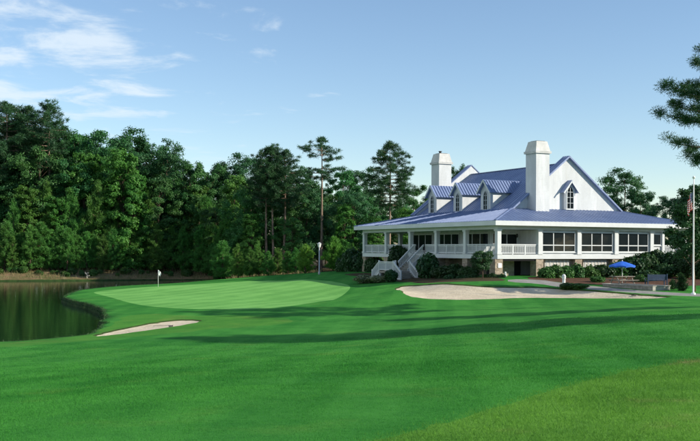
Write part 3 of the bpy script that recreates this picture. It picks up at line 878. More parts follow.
for k in (2, 3, 4): dormer(k*BL-.02, -1)
for k in (2, 3): dormer(k*BL-.02, 1)

# arched gable window in a shallow gabled surround
gs = MB()
fr = [(UR_-.66, vF-.36, TZ-.25), (UR_+.66, vF-.36, TZ-.25), (UR_+.66, vF-.36, 8.85), (UR_, vF-.36, 9.62), (UR_-.66, vF-.36, 8.85)]
gs.prism(fr, (0, .37, 0))
g_ = gs.build('window_surround', M['white_siding'], house)
arch_window(g_, lambda x, dd, z: (UR_+x, vF-.363-dd, 6.80+z), .82, 2.28, (.62, 1.2, 1.74))
for sg in (-1, 1):
    a, b = (UR_+sg*1.02, vF-.66, 8.56), (UR_, vF-.66, 9.76)
    P = [a, (a[0], vF-.003, a[2]), (b[0], vF-.003, b[2]), b]
    MB().prism(P, (0, 0, -.10)).build('hood_roof', BLUE, g_)
    MB().bar((a[0], vF-.68, a[2]-.14), (b[0], vF-.68, b[2]-.14), .04, .14).build('bargeboard', M['white_trim'], g_)
MB().box((UR_-.6, vF-.46, 6.74), (UR_+.6, vF-.365, 6.815)).build('sill', M['white_trim'], g_)

def chimney(u0, v0, z0, zt, w=1.65):
    c_ = MB().box((u0, v0, z0), (u0+w, v0+w, zt-1.12)).build('chimney', M['white_siding'], house)
    cx, cy = u0+w/2, v0+w/2
    def ring(h, z): return [(cx-h, cy-h, z), (cx+h, cy-h, z), (cx+h, cy+h, z), (cx-h, cy+h, z)]
    hd = MB(); a = ring(w/2+.13, zt-1.22); b = ring(w/2+.16, zt-1.0); c2 = ring(w/2+.06, zt-.96); d2 = ring(w/2-.16, zt)
    hd.add(a+b+c2+d2, [(3,2,1,0)]+[(i*4+j, i*4+(j+1)%4, i*4+4+(j+1)%4, i*4+4+j) for i in range(3) for j in range(4)]+[(12,13,14,15)])
    hd.build('chimney_hood', M['pale_stucco'], c_)
    MB().box((cx-.5, cy-.5, zt-.03), (cx+.5, cy+.5, zt+.06)).build('flue_cap', M['dark_metal'], c_)
    if v0 > 10: MB().lathe([(.14, 0), (.14, .16), (.2, .18), (.2, .24)], (cx-.35, cy-.3, zt+.05), 10).build('flue', M['dark_metal'], c_)
    MB().box((u0-.03, v0-.03, z0+.0), (u0+w+.03, v0+w+.03, z0+.35)).build('flashing', BLUE, c_) if False else None
chimney(7.88, 4.62, 5.9, 13.42)
chimney(7.35, 21.6, 6.2, 13.66)

# ------------------------------------------------------------------ plants: mesh makers
def unit(v): return v/(np.linalg.norm(v, axis=-1, keepdims=True)+1e-9)
def leaf_quads(c, nrm, size, r):
    """bent diamond leaves: centres, normals, sizes -> quads"""
    n = len(c)
    a = unit(np.cross(nrm, r.normal(size=(n, 3)))); b = np.cross(nrm, a)
    L = (size*r.uniform(.7, 1.35, n))[:, None]
    v = np.empty((n, 4, 3))
    v[:, 0] = c-a*L*.5; v[:, 1] = c+b*L*.36+nrm*L*.08; v[:, 2] = c+a*L*.5; v[:, 3] = c-b*L*.36+nrm*L*.08
    return v.reshape(-1, 3), np.arange(n*4).reshape(-1, 4)
def needle_tris(c, d, ln, wd, r):
    n = len(c)
    s = unit(np.cross(d, r.normal(size=(n, 3))))
    L = (ln*r.uniform(.6, 1.3, n))[:, None]
    v = np.empty((n, 3, 3))
    v[:, 0] = c-s*wd*.5; v[:, 1] = c+s*wd*.5; v[:, 2] = c+d*L
    return v.reshape(-1, 3), np.arange(n*3).reshape(-1, 3)

def trunk_path(h, r, bend=.04, n=7):
    a = r.uniform(0, 6.28); p = []
    for i in range(n):
        t_ = i/(n-1)
        p.append(Vector((math.cos(a)*bend*h*math.sin(t_*2.4)+r.normal(0, .01)*h*.3*t_, math.sin(a)*bend*h*math.sin(t_*2.0)+r.normal(0, .01)*h*.3*t_, h*t_)))
    return p
def path_at(p, t_):
    x = t_*(len(p)-1); i = min(int(x), len(p)-2); return p[i].lerp(p[i+1], x-i)

def broadleaf(name, seed, H=16.0, R=5.0, base=.22, sprays=44, clumps=9, per=78, leaf=.21, mat='broad_leaf', bark='bark', top=.12, trunk_r=.24, spread=.22):
    """trunk, limbs reaching into the crown and at each limb end a loose spray of leaf clumps"""
    r = np.random.default_rng(seed)
    tr = MB(); path = trunk_path(H*.90, r)
    tr.tube([p-Vector((0, 0, .6 if i == 0 else 0)) for i, p in enumerate(path)], [trunk_r*(1-.88*i/6) for i in range(7)], 8)
    CC, CN, CS = [], [], []; az = r.uniform(0, 6.28)
    lop = [r.uniform(.75, 1.12) for _ in range(7)]
    for i in range(sprays):
        g = (i+r.uniform(.1, .9))/sprays; f = base+(1-base)*g
        prof = (math.sin(math.pi*(.16+(.84-top)*g)))**.62
        az += 2.399+r.uniform(-.5, .5); lobe = lop[int(az/6.2832*7) % 7]*(1+.16*math.sin(g*11+az*2+seed))
        q = R*prof*lobe*math.sqrt(r.uniform(.12, 1.0))*.86
        e0 = Vector((math.cos(az)*q, math.sin(az)*q, H*f-R*.10-(q/R)**2*H*.05))
        s0 = path_at(path, min(.99, max(.12, f-.10-.10*q/R)))
        m = s0.lerp(e0, .55)+Vector((0, 0, -.03*H*r.uniform(0, .5)))
        tr.tube([s0, m, e0], [trunk_r*.36*(1.2-f), trunk_r*.22*(1.2-f), .02], 5, cap=False)
        out = unit(np.array([e0.x, e0.y, R*.5*(g-.25)+.01]))
        rad = R*spread*r.uniform(.7, 1.35)
        for j in range(clumps):
            d = unit(r.normal(size=3)+out*.35)
            CC.append(np.array(e0)+d*np.array([rad, rad, rad*.62])*r.uniform(.25, 1.1))
            CN.append(unit(d+out*.8)); CS.append(r.uniform(.32, .78)*(R/5)**.6)
    CC, CN, CS = np.array(CC), np.array(CN), np.array(CS); k = len(CC)
    CC[:, 2] = np.minimum(CC[:, 2], H-.2)
    n = k*per; idx = np.repeat(np.arange(k), per)
    loc = unit(r.normal(size=(n, 3)))*(r.uniform(0, 1, (n, 1))**.5)
    loc[:, 2] *= .66
    P = CC[idx]+loc*CS[idx][:, None]*1.15
    nr = unit(CN[idx]*.6+unit(loc)*.6+r.normal(size=(n, 3))*.6+np.array([0, 0, .35]))
    v, f = leaf_quads(P, nr, leaf, r)
    tint = np.repeat(np.clip(r.uniform(.05, .95, k)[idx]*.6+r.uniform(0, .4, n), 0, 1), 4)
    return tr.mesh(name+'_trunk', M[bark], True), np_mesh(name+'_crown', v, f, M[mat], tint=tint), H

def tall_pine(name, seed, H=22.0, R=4.0, base=.55, whorls=15, per=74, needle=.40, wd=.075, sparse=0.0, mat='pine_needle', flat=.55, trunk_r=.26, droop=.05, step=.62, tuft=1.0):
    r = np.random.default_rng(seed)
    tr = MB(); path = trunk_path(H*.985, r, .018)
    tr.tube([p-Vector((0, 0, .6 if i == 0 else 0)) for i, p in enumerate(path)], [trunk_r*(1-.84*(i/6)**1.2) for i in range(7)], 8)
    CC, CS, CD = [], [], []
    for w in range(whorls):
        g = (w+.5)/whorls; f = base+(1-base)*g
        prof = (math.sin(math.pi*(.16+.80*g**.85)))**.75
        nb = r.integers(4, 7)
        a0 = r.uniform(0, 6.28)
        for b in range(nb):
            if r.uniform() < sparse: continue
            a = a0+b*6.283/nb+r.uniform(-.3, .3); L = R*prof*r.uniform(.65, 1.08)
            s0 = path_at(path, min(.995, f)); rise = r.uniform(.05, .35)*(.4+g)-droop
            e0 = s0+Vector((math.cos(a)*L, math.sin(a)*L, L*rise))
            m = s0.lerp(e0, .5)+Vector((0, 0, -L*.05))
            tr.tube([s0, m, e0], [.075*(1.3-g), .05*(1.3-g), .015], 5, cap=False)
            for t_ in np.linspace(.45, 1.0, max(2, int(L/step))):
                p = s0.lerp(m, t_*2) if t_ < .5 else m.lerp(e0, t_*2-1)
                p = np.array(p)+r.normal(0, .22, 3)*np.array([1, 1, .6])
                CC.append(p); CS.append(r.uniform(.42, .80)*tuft); CD.append((math.cos(a), math.sin(a), .2))
    for _ in range(6): CC.append(np.array(path[-1])+r.normal(0, .3, 3)); CS.append(.6); CD.append((0, 0, 1))
    CC, CS, CD = np.array(CC), np.array(CS), np.array(CD); k = len(CC)
    n = k*per; idx = np.repeat(np.arange(k), per)
    d = unit(r.normal(size=(n, 3))+CD[idx]*.3+np.array([0, 0, .35]))
    P = CC[idx]+d*CS[idx][:, None]*np.array([1, 1, flat])*(r.uniform(0, .85, (n, 1)))
    v, f = needle_tris(P, unit(d+r.normal(size=(n, 3))*.5), needle, wd, r)
    tint = np.repeat(np.clip(r.uniform(0, 1, k)[idx]*.6+r.uniform(0, .4, n), 0, 1), 3)
    return tr.mesh(name+'_trunk', M['pine_bark'], True), np_mesh(name+'_crown', v, f, M[mat], tint=tint), H

def young_pine(name, seed, H=7.5, R=2.0, whorls=15, per=52, mat='young_pine_needle', needle=.30):
    r = np.random.default_rng(seed)
    tr = MB(); path = trunk_path(H*.97, r, .02)
    tr.tube([p-Vector((0, 0, .4 if i == 0 else 0)) for i, p in enumerate(path)], [.10*(1-.88*i/6) for i in range(7)], 6)
    CC, CS, CD = [], [], []
    for w in range(whorls):
        g = (w+.3)/whorls; f = .04+.95*g
        prof = (1-g)**.72*(.55+.45*min(1, g*6))
        for b in range(r.integers(6, 9)):
            a = r.uniform(0, 6.28); L = max(.18, R*prof*r.uniform(.6, 1.15))
            s0 = path_at(path, min(.99, f)); e0 = s0+Vector((math.cos(a)*L, math.sin(a)*L, L*r.uniform(.25, .7)))
            tr.tube([s0, e0], [.03, .01], 4, cap=False)
            for t_ in np.linspace(.4, 1.0, max(1, int(L/.4)+1)):
                CC.append(np.array(s0.lerp(e0, t_))+r.normal(0, .10, 3)); CS.append(r.uniform(.2, .42)); CD.append((math.cos(a)*.4, math.sin(a)*.4, .9))
    CC, CS, CD = np.array(CC), np.array(CS), np.array(CD); k = len(CC)
    n = k*per; idx = np.repeat(np.arange(k), per)
    d = unit(r.normal(size=(n, 3))*.8+CD[idx]*.8)
    P = CC[idx]+unit(r.normal(size=(n, 3)))*CS[idx][:, None]*r.uniform(0, .8, (n, 1))
    v, f = needle_tris(P, d, needle, .055, r)
    tint = np.repeat(np.clip(r.uniform(0, 1, k)[idx]*.6+r.uniform(0, .4, n), 0, 1), 3)
    return tr.mesh(name+'_trunk', M['bark'], True), np_mesh(name+'_crown', v, f, M[mat], tint=tint), H

def shrub(name, seed, mat='shrub_leaf', leaf=.12, n=5200, lobes=7, upright=0.0, flat=1.0):
    """about 1 m wide and 1 m high, base at zero"""
    r = np.random.default_rng(seed); st = MB()
    LB = []
    for i in range(lobes):
        a = i*2.4+r.uniform(-.4, .4); o = r.uniform(.12, .30)
        c = np.array([math.cos(a)*o, math.sin(a)*o, r.uniform(.42, .66)]); LB.append((c, r.uniform(.20, .30)))
        st.tube([(0, 0, -.15), tuple(c*.55+np.array([0, 0, .02])), tuple(c)], [.03, .02, .006], 5, cap=False)
    LB.append((np.array([0, 0, .70]), .29)); LB.append((np.array([0, 0, .34]), .40))
    li = r.integers(len(LB), size=n)
    C = np.array([b[0] for b in LB])[li]; Rr = np.array([b[1] for b in LB])[li]
    d = unit(r.normal(size=(n, 3))); k = r.uniform(.55, 1.08, n)+np.where(r.uniform(size=n) < .18, r.uniform(0, .30, n), 0)
    P = C+d*(Rr*k)[:, None]; P[:, 2] = np.maximum(P[:, 2], .01)
    v, f = leaf_quads(P, unit(d+r.normal(size=(n, 3))*.6+np.array([0, 0, .3])), leaf, r)
    tint = np.repeat(np.clip(r.uniform(0, 1, len(LB))[li]*.45+r.uniform(0, .55, n), 0, 1), 4)
    return st.mesh(name+'_stem', M['bark'], True), np_mesh(name+'_foliage', v, f, M[mat], tint=tint), 1.0

def place(kind, proto, x, y, H, wscale, label, cat, group=None, z=None, rot=None, parts=('trunk', 'crown')):
    tm, cm, h0 = proto
    z = gz(x, y) if z is None else z
    e = empty(kind, (x, y, z-.05), random.uniform(0, 6.28) if rot is None else rot)
    s = H/h0; e.scale = (s*wscale, s*wscale, s)
    tag(e, label, cat, group)
    for nm, me in zip(parts, (tm, cm)): link(nm, me, e)
    return e

# ------------------------------------------------------------------ woodland
BROAD = [broadleaf('broadleaf_a', 11), broadleaf('broadleaf_b', 12, R=4.5, base=.14, sprays=50), broadleaf('broadleaf_c', 13, R=5.6, base=.24)]
BRIGHT = [broadleaf('bright_a', 21, H=14, R=3.5, base=.06, sprays=46, mat='bright_leaf', spread=.26), broadleaf('bright_b', 22, H=14, R=3.2, base=.05, sprays=46, mat='bright_leaf', spread=.26, top=.06)]
DARK = [broadleaf('dark_a', 31, R=5.6, base=.22, mat='dark_leaf', leaf=.20, sprays=52), broadleaf('dark_b', 32, R=5.2, base=.18, mat='dark_leaf', leaf=.20, sprays=52, top=.2)]
PINE = [tall_pine('pine_a', 41), tall_pine('pine_b', 42, R=4.4, base=.5, whorls=17), tall_pine('pine_c', 43, R=3.6, base=.60, sparse=.12)]
THIN = [tall_pine('thin_pine', 45, R=3.9, base=.70, whorls=9, sparse=.22, flat=.4)]
YOUNG = [young_pine('young_a', 51), young_pine('young_b', 52, R=2.3, H=7), young_pine('young_c', 53, R=1.7, H=8), young_pine('young_d', 54, R=2.1)]
SHRUB = [shrub('shrub_a', 61), shrub('shrub_b', 62, lobes=9)]
HEDGE = [shrub('hedge_a', 63, 'hedge_leaf'), shrub('hedge_b', 64, 'hedge_leaf', lobes=10)]
PALE = [shrub('pale_a', 65, 'pale_leaf', leaf=.10)]

ANCH = [(-90, 'the far west end of the wood'), (8, 'the merging dark west-end pines'), (49, 'the tufted pine'), (76, 'the tall rounded tree'), (100, 'the round tree next to the tufted pine'), (131, 'the large dark domed tree'),
        (160, 'the dark spreading trees'), (200, 'the skyline dip'), (238, 'the dark trees beside bare trunks'), (274, 'the bare trunked pines'), (298, 'the gap next to the slender pine'), (321, 'the slender layered pine'),
        (345, 'the larger conical tree'), (389, 'the veranda pine'), (430, 'the rear chimney')]
def near(px): return min(ANCH, key=lambda a: abs(a[0]-px))[1]
def bank_y(px): return float(np.interp(px, [-12, 60, 102, 150, 182, 205, 236], [145.6, 146, 148.5, 152, 153.5, 150, 139]))
def tree(protos, px, ytop, Y, w, kind, label, group=None, i=None):
    p = protos[random.randrange(len(protos)) if i is None else i]
    x, y = at(px, Y); return place(kind, p, x, y, up(ytop, Y, px)-gz(x, y), w, label, 'tree', group)

# skyline trees of the wood beyond the pond
tree(PINE, 3, 103, 158, 1.25, 'pine_tree', 'tall dark pine over the pond wood, its crown merging with a broader pine', 'dark pines at the west end of the wood', 1)
tree(PINE, 24, 107, 161, 1.15, 'pine_tree', 'tall dark pine over the pond wood, its crown merging with a broader pine', 'dark pines at the west end of the wood', 0)
tree(PINE, 49, 103, 157, .95, 'pine_tree', 'tall pine with a loose tufted top standing above the pond wood', None, 2)
tree(BROAD, 76, 126, 162, .95, 'broadleaf_tree', 'tall rounded green tree beside the tufted pond wood pine', None, 0)
tree(BROAD, 100, 134, 160, .9, 'broadleaf_tree', 'round green tree between the tufted pine and the dark domed tree', None, 2)
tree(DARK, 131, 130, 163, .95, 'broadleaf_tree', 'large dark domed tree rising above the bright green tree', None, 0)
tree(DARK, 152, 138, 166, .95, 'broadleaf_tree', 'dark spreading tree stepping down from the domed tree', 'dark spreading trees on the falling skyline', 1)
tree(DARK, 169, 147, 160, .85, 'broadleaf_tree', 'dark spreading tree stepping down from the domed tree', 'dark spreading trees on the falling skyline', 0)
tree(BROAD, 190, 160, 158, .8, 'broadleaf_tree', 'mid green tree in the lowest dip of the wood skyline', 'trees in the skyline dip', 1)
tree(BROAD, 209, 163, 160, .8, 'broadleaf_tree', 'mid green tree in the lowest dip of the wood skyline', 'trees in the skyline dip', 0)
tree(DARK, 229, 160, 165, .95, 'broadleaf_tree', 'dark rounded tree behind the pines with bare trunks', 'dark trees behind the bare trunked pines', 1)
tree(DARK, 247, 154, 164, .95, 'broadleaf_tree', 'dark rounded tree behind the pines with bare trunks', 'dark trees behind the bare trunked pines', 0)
for px, yt, w, i in ((267, 149, .95, 0), (274, 146, .9, 2), (283, 150, 1.0, 0)):
    tree(PINE, px, yt, 137, w, 'pine_tree', 'tall pine with long bare pale trunk behind the putting green', 'bare trunked pines behind the green', i)
tree(DARK, 298, 165, 156, .9, 'broadleaf_tree', 'dark tree filling the space between bare trunked and thin pines', None, 1)
tree(THIN, 321, 137, 139, 1.0, 'pine_tree', 'slender pine with a flat open layered crown above the lamp post', None, 0)
tree(BROAD, 342, 168, 152, .85, 'broadleaf_tree', 'green tree beside the slender layered pine', None, 1)
tree(DARK, 362, 168, 156, .8, 'broadleaf_tree', 'dark tree behind the pine that rises over the veranda end', None, 0)
tree(PINE, 389, 142, 131, 1.0, 'pine_tree', 'tall full pine with bare trunk rising behind the veranda end', None, 1)
tree(BROAD, 412, 183, 150, .8, 'broadleaf_tree', 'green tree showing between the veranda pine and the rear chimney', None, 0)
tree(BROAD, 432, 198, 155, .8, 'broadleaf_tree', 'low green tree behind the rear chimney', None, 2)
tree(DARK, 459, 164, 156, .55, 'broadleaf_tree', 'small dark round tree top between rear chimney and rear gable', None, 1)
# the wood's deep back row
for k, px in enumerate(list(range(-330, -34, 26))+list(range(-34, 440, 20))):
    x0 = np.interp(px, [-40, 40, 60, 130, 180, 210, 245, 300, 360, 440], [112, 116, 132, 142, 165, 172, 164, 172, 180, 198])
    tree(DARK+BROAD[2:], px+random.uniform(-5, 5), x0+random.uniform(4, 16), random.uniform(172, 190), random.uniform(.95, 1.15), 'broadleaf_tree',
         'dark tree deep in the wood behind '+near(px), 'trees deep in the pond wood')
# middle storey
mids = [(-300,150),(-265,146),(-235,152),(-205,142),(-180,150),(-155,146),(-130,150),(-105,140),(-82,146),(-60,136),(-36,140),(-14,150),(6,152),(22,158),(40,146),(58,152),(76,158),(92,150),(112,168),(146,172),(158,176),(176,182),(190,190),(222,186),(246,188),(262,196),(292,190),(306,186),(318,200),(338,194),(352,190),(368,196),(400,206)]
for px, yt in mids:
    tree(BROAD+DARK[:1], px, yt, random.uniform(154, 162) if px < 230 else random.uniform(140, 150), random.uniform(.8, 1.05), 'broadleaf_tree',
         'mid green middle storey tree below '+near(px), 'middle storey trees of the pond wood')
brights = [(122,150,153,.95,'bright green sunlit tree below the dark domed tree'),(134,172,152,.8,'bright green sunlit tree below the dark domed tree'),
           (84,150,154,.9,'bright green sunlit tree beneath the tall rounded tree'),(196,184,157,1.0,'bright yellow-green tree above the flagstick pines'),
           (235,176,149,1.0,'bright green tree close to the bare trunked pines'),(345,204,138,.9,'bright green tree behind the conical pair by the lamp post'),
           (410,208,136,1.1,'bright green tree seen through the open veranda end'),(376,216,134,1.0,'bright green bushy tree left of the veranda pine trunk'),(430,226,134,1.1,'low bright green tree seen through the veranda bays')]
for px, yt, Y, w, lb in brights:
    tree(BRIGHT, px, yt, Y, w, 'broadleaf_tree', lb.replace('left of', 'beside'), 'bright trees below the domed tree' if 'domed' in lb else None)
for px, yt in ((30, 186), (58, 196), (102, 190), (152, 200), (172, 205), (214, 206), (250, 212), (290, 216)):
    tree(BRIGHT+BROAD[:1], px, yt, bank_y(px)+random.uniform(4, 6) if px < 230 else 137, 1.0, 'broadleaf_tree', 'leafy young tree above the young pines, under '+near(px), 'young trees behind the pine row')
for px, yt in ((14, 196), (46, 178), (70, 188), (98, 176), (118, 200), (146, 186), (182, 204), (206, 192), (226, 200)):
    tree(YOUNG, px, yt, bank_y(px)+random.uniform(2.5, 5), .78, 'conifer_tree', 'half-grown conical conifer above the young pines, under '+near(px), 'half-grown conifers behind the pine row')
# young pines along the bank
px = -12.0
while px < 236:
    Yb = bank_y(px)+random.uniform(-.8, 2.0)
    ht = random.uniform(5.6, 8.6)
    x, y = at(px, Yb)
    place('young_pine', YOUNG[random.randrange(4)], x, y, ht, random.uniform(.85, 1.2), ('tall' if ht > 7.6 else 'short' if ht < 6.4 else 'mid-height')+' young pine on the far bank before '+near(px), 'tree', 'young pines along the far bank')
    px += random.uniform(6, 10.5)
for px, Yb, ht in ((222, 130, 5.5), (238, 128, 4.8), (250, 127, 4.2), (259, 128, 5.0), (268, 126, 3.4), (278, 127, 3.8), (288, 125, 3.2), (345, 122, 4.0), (352, 120, 3.6), (296, 124, 3.6)):
    x, y = at(px, Yb); place('young_pine', YOUNG[random.randrange(4)], x, y, ht, 1.15, ('taller' if ht > 4.1 else 'shorter')+' young pine behind the green before '+near(px), 'tree', 'young pines behind the green')
# pair of conical light green trees by the lamp post
CONE = [young_pine('conical_a', 71, H=4.5, R=1.75, whorls=13, per=64, mat='conical_leaf', needle=.24), young_pine('conical_b', 72, H=4.5, R=1.8, whorls=13, per=64, mat='conical_leaf', needle=.24)]
tree(CONE, 305.5, 243, 120, 1.0, 'conical_tree', 'smaller conical light green tree beside the lamp post', None, 0)
tree(CONE, 333, 235.5, 121, .95, 'conical_tree', 'larger conical light green tree beside the lamp post', None, 1)

# trees by the house's far side
tree(DARK, 622, 169, 146, 1.05, 'broadleaf_tree', 'large dark dense tree behind the gable end', None, 0)
tree(DARK, 640, 190, 142, .9, 'broadleaf_tree', 'dark tree leaning out from the dense tree behind the gable', None, 1)
tree(DARK, 607, 190, 150, .8, 'broadleaf_tree', 'dark tree low behind the gable roof slope', None, 1)
tree(BRIGHT, 640, 222, 128, 1.1, 'broadleaf_tree', 'bright green tree seen past the end of the porch', None, 0)
for px, yt, Y, w in ((668, 196, 128, 1.0), (684, 200, 132, 1.0), (702, 182, 126, 1.0), (720, 190, 130, 1.1), (664, 222, 140, 1.0), (690, 226, 118, 1.0)):
    tree(DARK, px, yt, Y, w, 'broadleaf_tree', 'dark tree behind the flagpole at the porch end', 'dark trees behind the flagpole')
# dark slender tree before the porch end and the tall pine above it
SLIM = broadleaf('slim_tree', 81, H=8.2, R=2.5, base=.36, sprays=34, clumps=8, per=60, leaf=.17, mat='shrub_leaf', trunk_r=.14)
x, y = at(695, 71); place('small_tree', SLIM, x, y, up(184, 71)-gz(x, y), 1.0, 'small dark tree with slim trunk next to the flagpole', 'tree', rot=.4)
EDGE = tall_pine('edge_pine', 82, H=15.2, R=4.3, base=.56, whorls=10, per=320, needle=.15, wd=.036, sparse=.30, flat=.7, trunk_r=.2, step=.40, tuft=1.05)
x, y = at(727, 55); place('pine_tree', EDGE, x, y, up(44, 55)-gz(x, y), 1.0, 'tall near pine reaching its tufted boughs over the flagpole', 'tree', rot=2.2)
# pines beyond the edge of the picture whose shadows cross the fairway
for x, y, h, i in ((31, 35.5, 18, 1), (37, 32.5, 20, 0), (37, 44.5, 16, 2)):
    place('pine_tree', PINE[i], x, y, h, .85, 'tall pine beside the fairway whose shadow lies across the grass', 'tree', 'pines beside the fairway')

for k in range(24):  # unseen trees added so that the window panes reflect dark foliage
    place('broadleaf_tree', (BROAD+DARK)[k % 5], (84 if k < 12 else 108)+random.uniform(-6, 14), -14+(k % 12)*8+random.uniform(-2, 2), random.uniform(15, 20), 1.2,
          'unseen tree added along the fairway for the window reflections', 'tree', 'trees added for the window reflections')
# ------------------------------------------------------------------ shrubs round the house
def bush(protos, px, ybase, wpx, hpx, Y, label, group=None, kind='shrub', z=None):
    x, y = at(px, Y); H = hpx*Y/FPX; Wd = wpx*Y/FPX
    zb = up(ybase, Y, px) if z is None else z
    zb = min(zb, gz(x, y)+.1); H += 0
    place(kind, protos[random.randrange(len(protos))], x, y, H+max(0, up(ybase, Y, px)-zb), Wd/max(H+max(0, up(ybase, Y, px)-zb), .1), label, 'shrub', group, z=zb, parts=('stem', 'foliage'))
bush(PALE, 364, 281.5, 22, 7.5, 93, 'low pale variegated shrub before the veranda end', 'pale low shrubs by the stairs')
bush(PALE, 378, 281.5, 22, 7, 92.5, 'low pale variegated shrub before the veranda end', 'pale low shrubs by the stairs')
bush(SHRUB, 391, 282, 15, 13, 91.5, 'small dark shrub in front of the stair landing')
bush(SHRUB, 399, 272, 25, 27, 101, 'dark shrub growing behind the stair railing')
bush(SHRUB, 429, 281.5, 24, 29, 93.3, 'tall dark shrub beside the upper stair flight')
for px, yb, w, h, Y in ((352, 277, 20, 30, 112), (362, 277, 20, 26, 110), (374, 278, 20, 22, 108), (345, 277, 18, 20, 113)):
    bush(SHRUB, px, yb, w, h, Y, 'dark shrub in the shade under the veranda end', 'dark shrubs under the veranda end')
for px, yb, w, h, Y in ((444, 281, 22, 16, 91), (456, 281, 20, 18, 90), (468, 281, 18, 15, 88.5), (451, 282.5, 14, 9, 88.5), (463, 282.5, 14, 8, 87.5), (474, 282, 14, 9, 87), (484, 281.5, 14, 8, 86.5), (493, 280.5, 13, 8, 85.8), (502, 279.5, 10, 6, 85)):
    bush(SHRUB+HEDGE[:1], px, yb, w, h, Y, 'low dark shrub in the bed along the shaded front', 'shrubs along the shaded front')
SMALL = broadleaf('patio_tree', 91, H=3.0, R=1.35, base=.42, sprays=26, clumps=7, per=44, leaf=.11, mat='shrub_leaf', trunk_r=.07)
x, y = at(483, 84.6); place('small_tree', SMALL, x, y, up(249, 84.6)-gz(x, y), 1.0, 'small round-headed tree in front of the veranda corner', 'tree')
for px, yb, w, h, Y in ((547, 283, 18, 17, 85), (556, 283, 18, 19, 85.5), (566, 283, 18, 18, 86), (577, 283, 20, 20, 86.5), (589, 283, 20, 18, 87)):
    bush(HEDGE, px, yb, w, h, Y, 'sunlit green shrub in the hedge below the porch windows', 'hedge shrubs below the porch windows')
for px, yb, w, h, Y in ((567, 288.5, 18, 6.5, 74), (579, 289, 20, 6.5, 73.5)):
    bush(HEDGE, px, yb, w, h, Y, 'low clipped green shrub at the bunker back edge', 'low shrubs behind the bunker')
for px, yb, w, h, Y in ((603, 282, 22, 18, 88), (617, 281, 24, 20, 89), (632, 280, 24, 24, 89.5), (645, 278, 22, 26, 90), (640, 284, 16, 10, 82), (598, 284, 16, 9, 81), (650, 281, 18, 12, 84)):
    bush(HEDGE+SHRUB, px, yb, w, h, Y, 'green shrub in the mulch bed behind the blue umbrella', 'shrubs behind the umbrella')
for px, yb, w, h, Y in ((657, 274, 26, 25, 91), (671, 275, 24, 24, 90), (664, 277, 20, 14, 88), (686, 277, 22, 22, 88), (700, 278, 24, 26, 86)):
    bush(SHRUB, px, yb, w, h, Y, 'large dark shrub below the porch end', 'dark shrubs below the porch end')
DWARF = [young_pine('dwarf_conifer', 73, H=2, R=.75, whorls=12, per=50, mat='shrub_leaf', needle=.13)]
x, y = at(682, 71.5); place('dwarf_conifer', DWARF[0], x, y, 1.35, 1.1, 'small dark conical conifer beside the flagpole base', 'shrub')
x, y = at(673, 73); place('dwarf_conifer', DWARF[0], x, y, .8, 1.2, 'tiny dark conifer at the end of the low planter wall', 'shrub')

# grass, reeds and seedlings on the far bank: too many to count
def blades(name, X, Y, Zb, ln, wd, mat, r, lean=.45):
    n = len(X); d = unit(np.column_stack([r.normal(0, lean, n), r.normal(0, lean, n), np.ones(n)]))
    v, f = needle_tris(np.column_stack([X, Y, Zb]), d, ln, 1.0, r)
    c = np.repeat(np.column_stack([X, Y, Zb]), 3, 0); off = v-c
    # narrow base
    base = np.arange(len(v)) % 3 != 2
    w_ = np.repeat(wd if np.ndim(wd) else np.full(n, wd), 3)[:, None]
    off[base] *= w_[base]
    v = c+off
    return np_mesh(name, v, f, M[mat], tint=np.repeat(r.uniform(0, 1, n), 3))
r = np.random.default_rng(5)
n = 30000
bx, by = r.uniform(-62, 0, n), r.uniform(120, 156, n)
k = inside(BANK, bx, by) & ~inside(POND, bx, by); bx, by = bx[k], by[k]
patch = np.sin(bx*.7+np.sin(by*.5)*2)+r.normal(0, .6, len(bx)); k = patch > -.4; bx, by = bx[k], by[k]
tag(link('bank_grass', blades('bank_grass', bx, by, land(bx, by)-.05, r.uniform(.25, .85, len(bx)), .07, 'reed_leaf', r)), 'brown and green reeds and tall grass along the far pond bank', 'reeds', kind='stuff')
pe = np.concatenate([POND[i:i+1]+(np.roll(POND, -1, 0)[i:i+1]-POND[i:i+1])*r.uniform(0, 1, (130, 1)) for i in range(len(POND))])
pe = pe+r.normal(0, .10, pe.shape); k = (pe[:, 1] < 126) & (pe[:, 0] > -32) & (pe[:, 1] > 46); pe = pe[k]
tag(link('shore_grass', blades('shore_grass', pe[:, 0], pe[:, 1], np.where(inside(POND, pe[:, 0], pe[:, 1]), land(pe[:, 0], pe[:, 1])-.22, land(pe[:, 0], pe[:, 1])-.02), r.uniform(.05, .17, len(pe)), .025, 'shrub_leaf', r, .9)),
    'ragged dark green turf hanging over the pond edge', 'grass', kind='stuff')
# loose low scrub on the bank
for i in range(26):
    px = random.uniform(-5, 230); Yb = bank_y(px)-random.uniform(1.0, 4.0); x, y = at(px, Yb)
    place('shrub', HEDGE[i % 2], x, y, random.uniform(.5, 1.1), random.uniform(1.1, 1.8), 'small green scrub bush on the far pond bank', 'shrub', 'scrub bushes on the far bank', parts=('stem', 'foliage'))
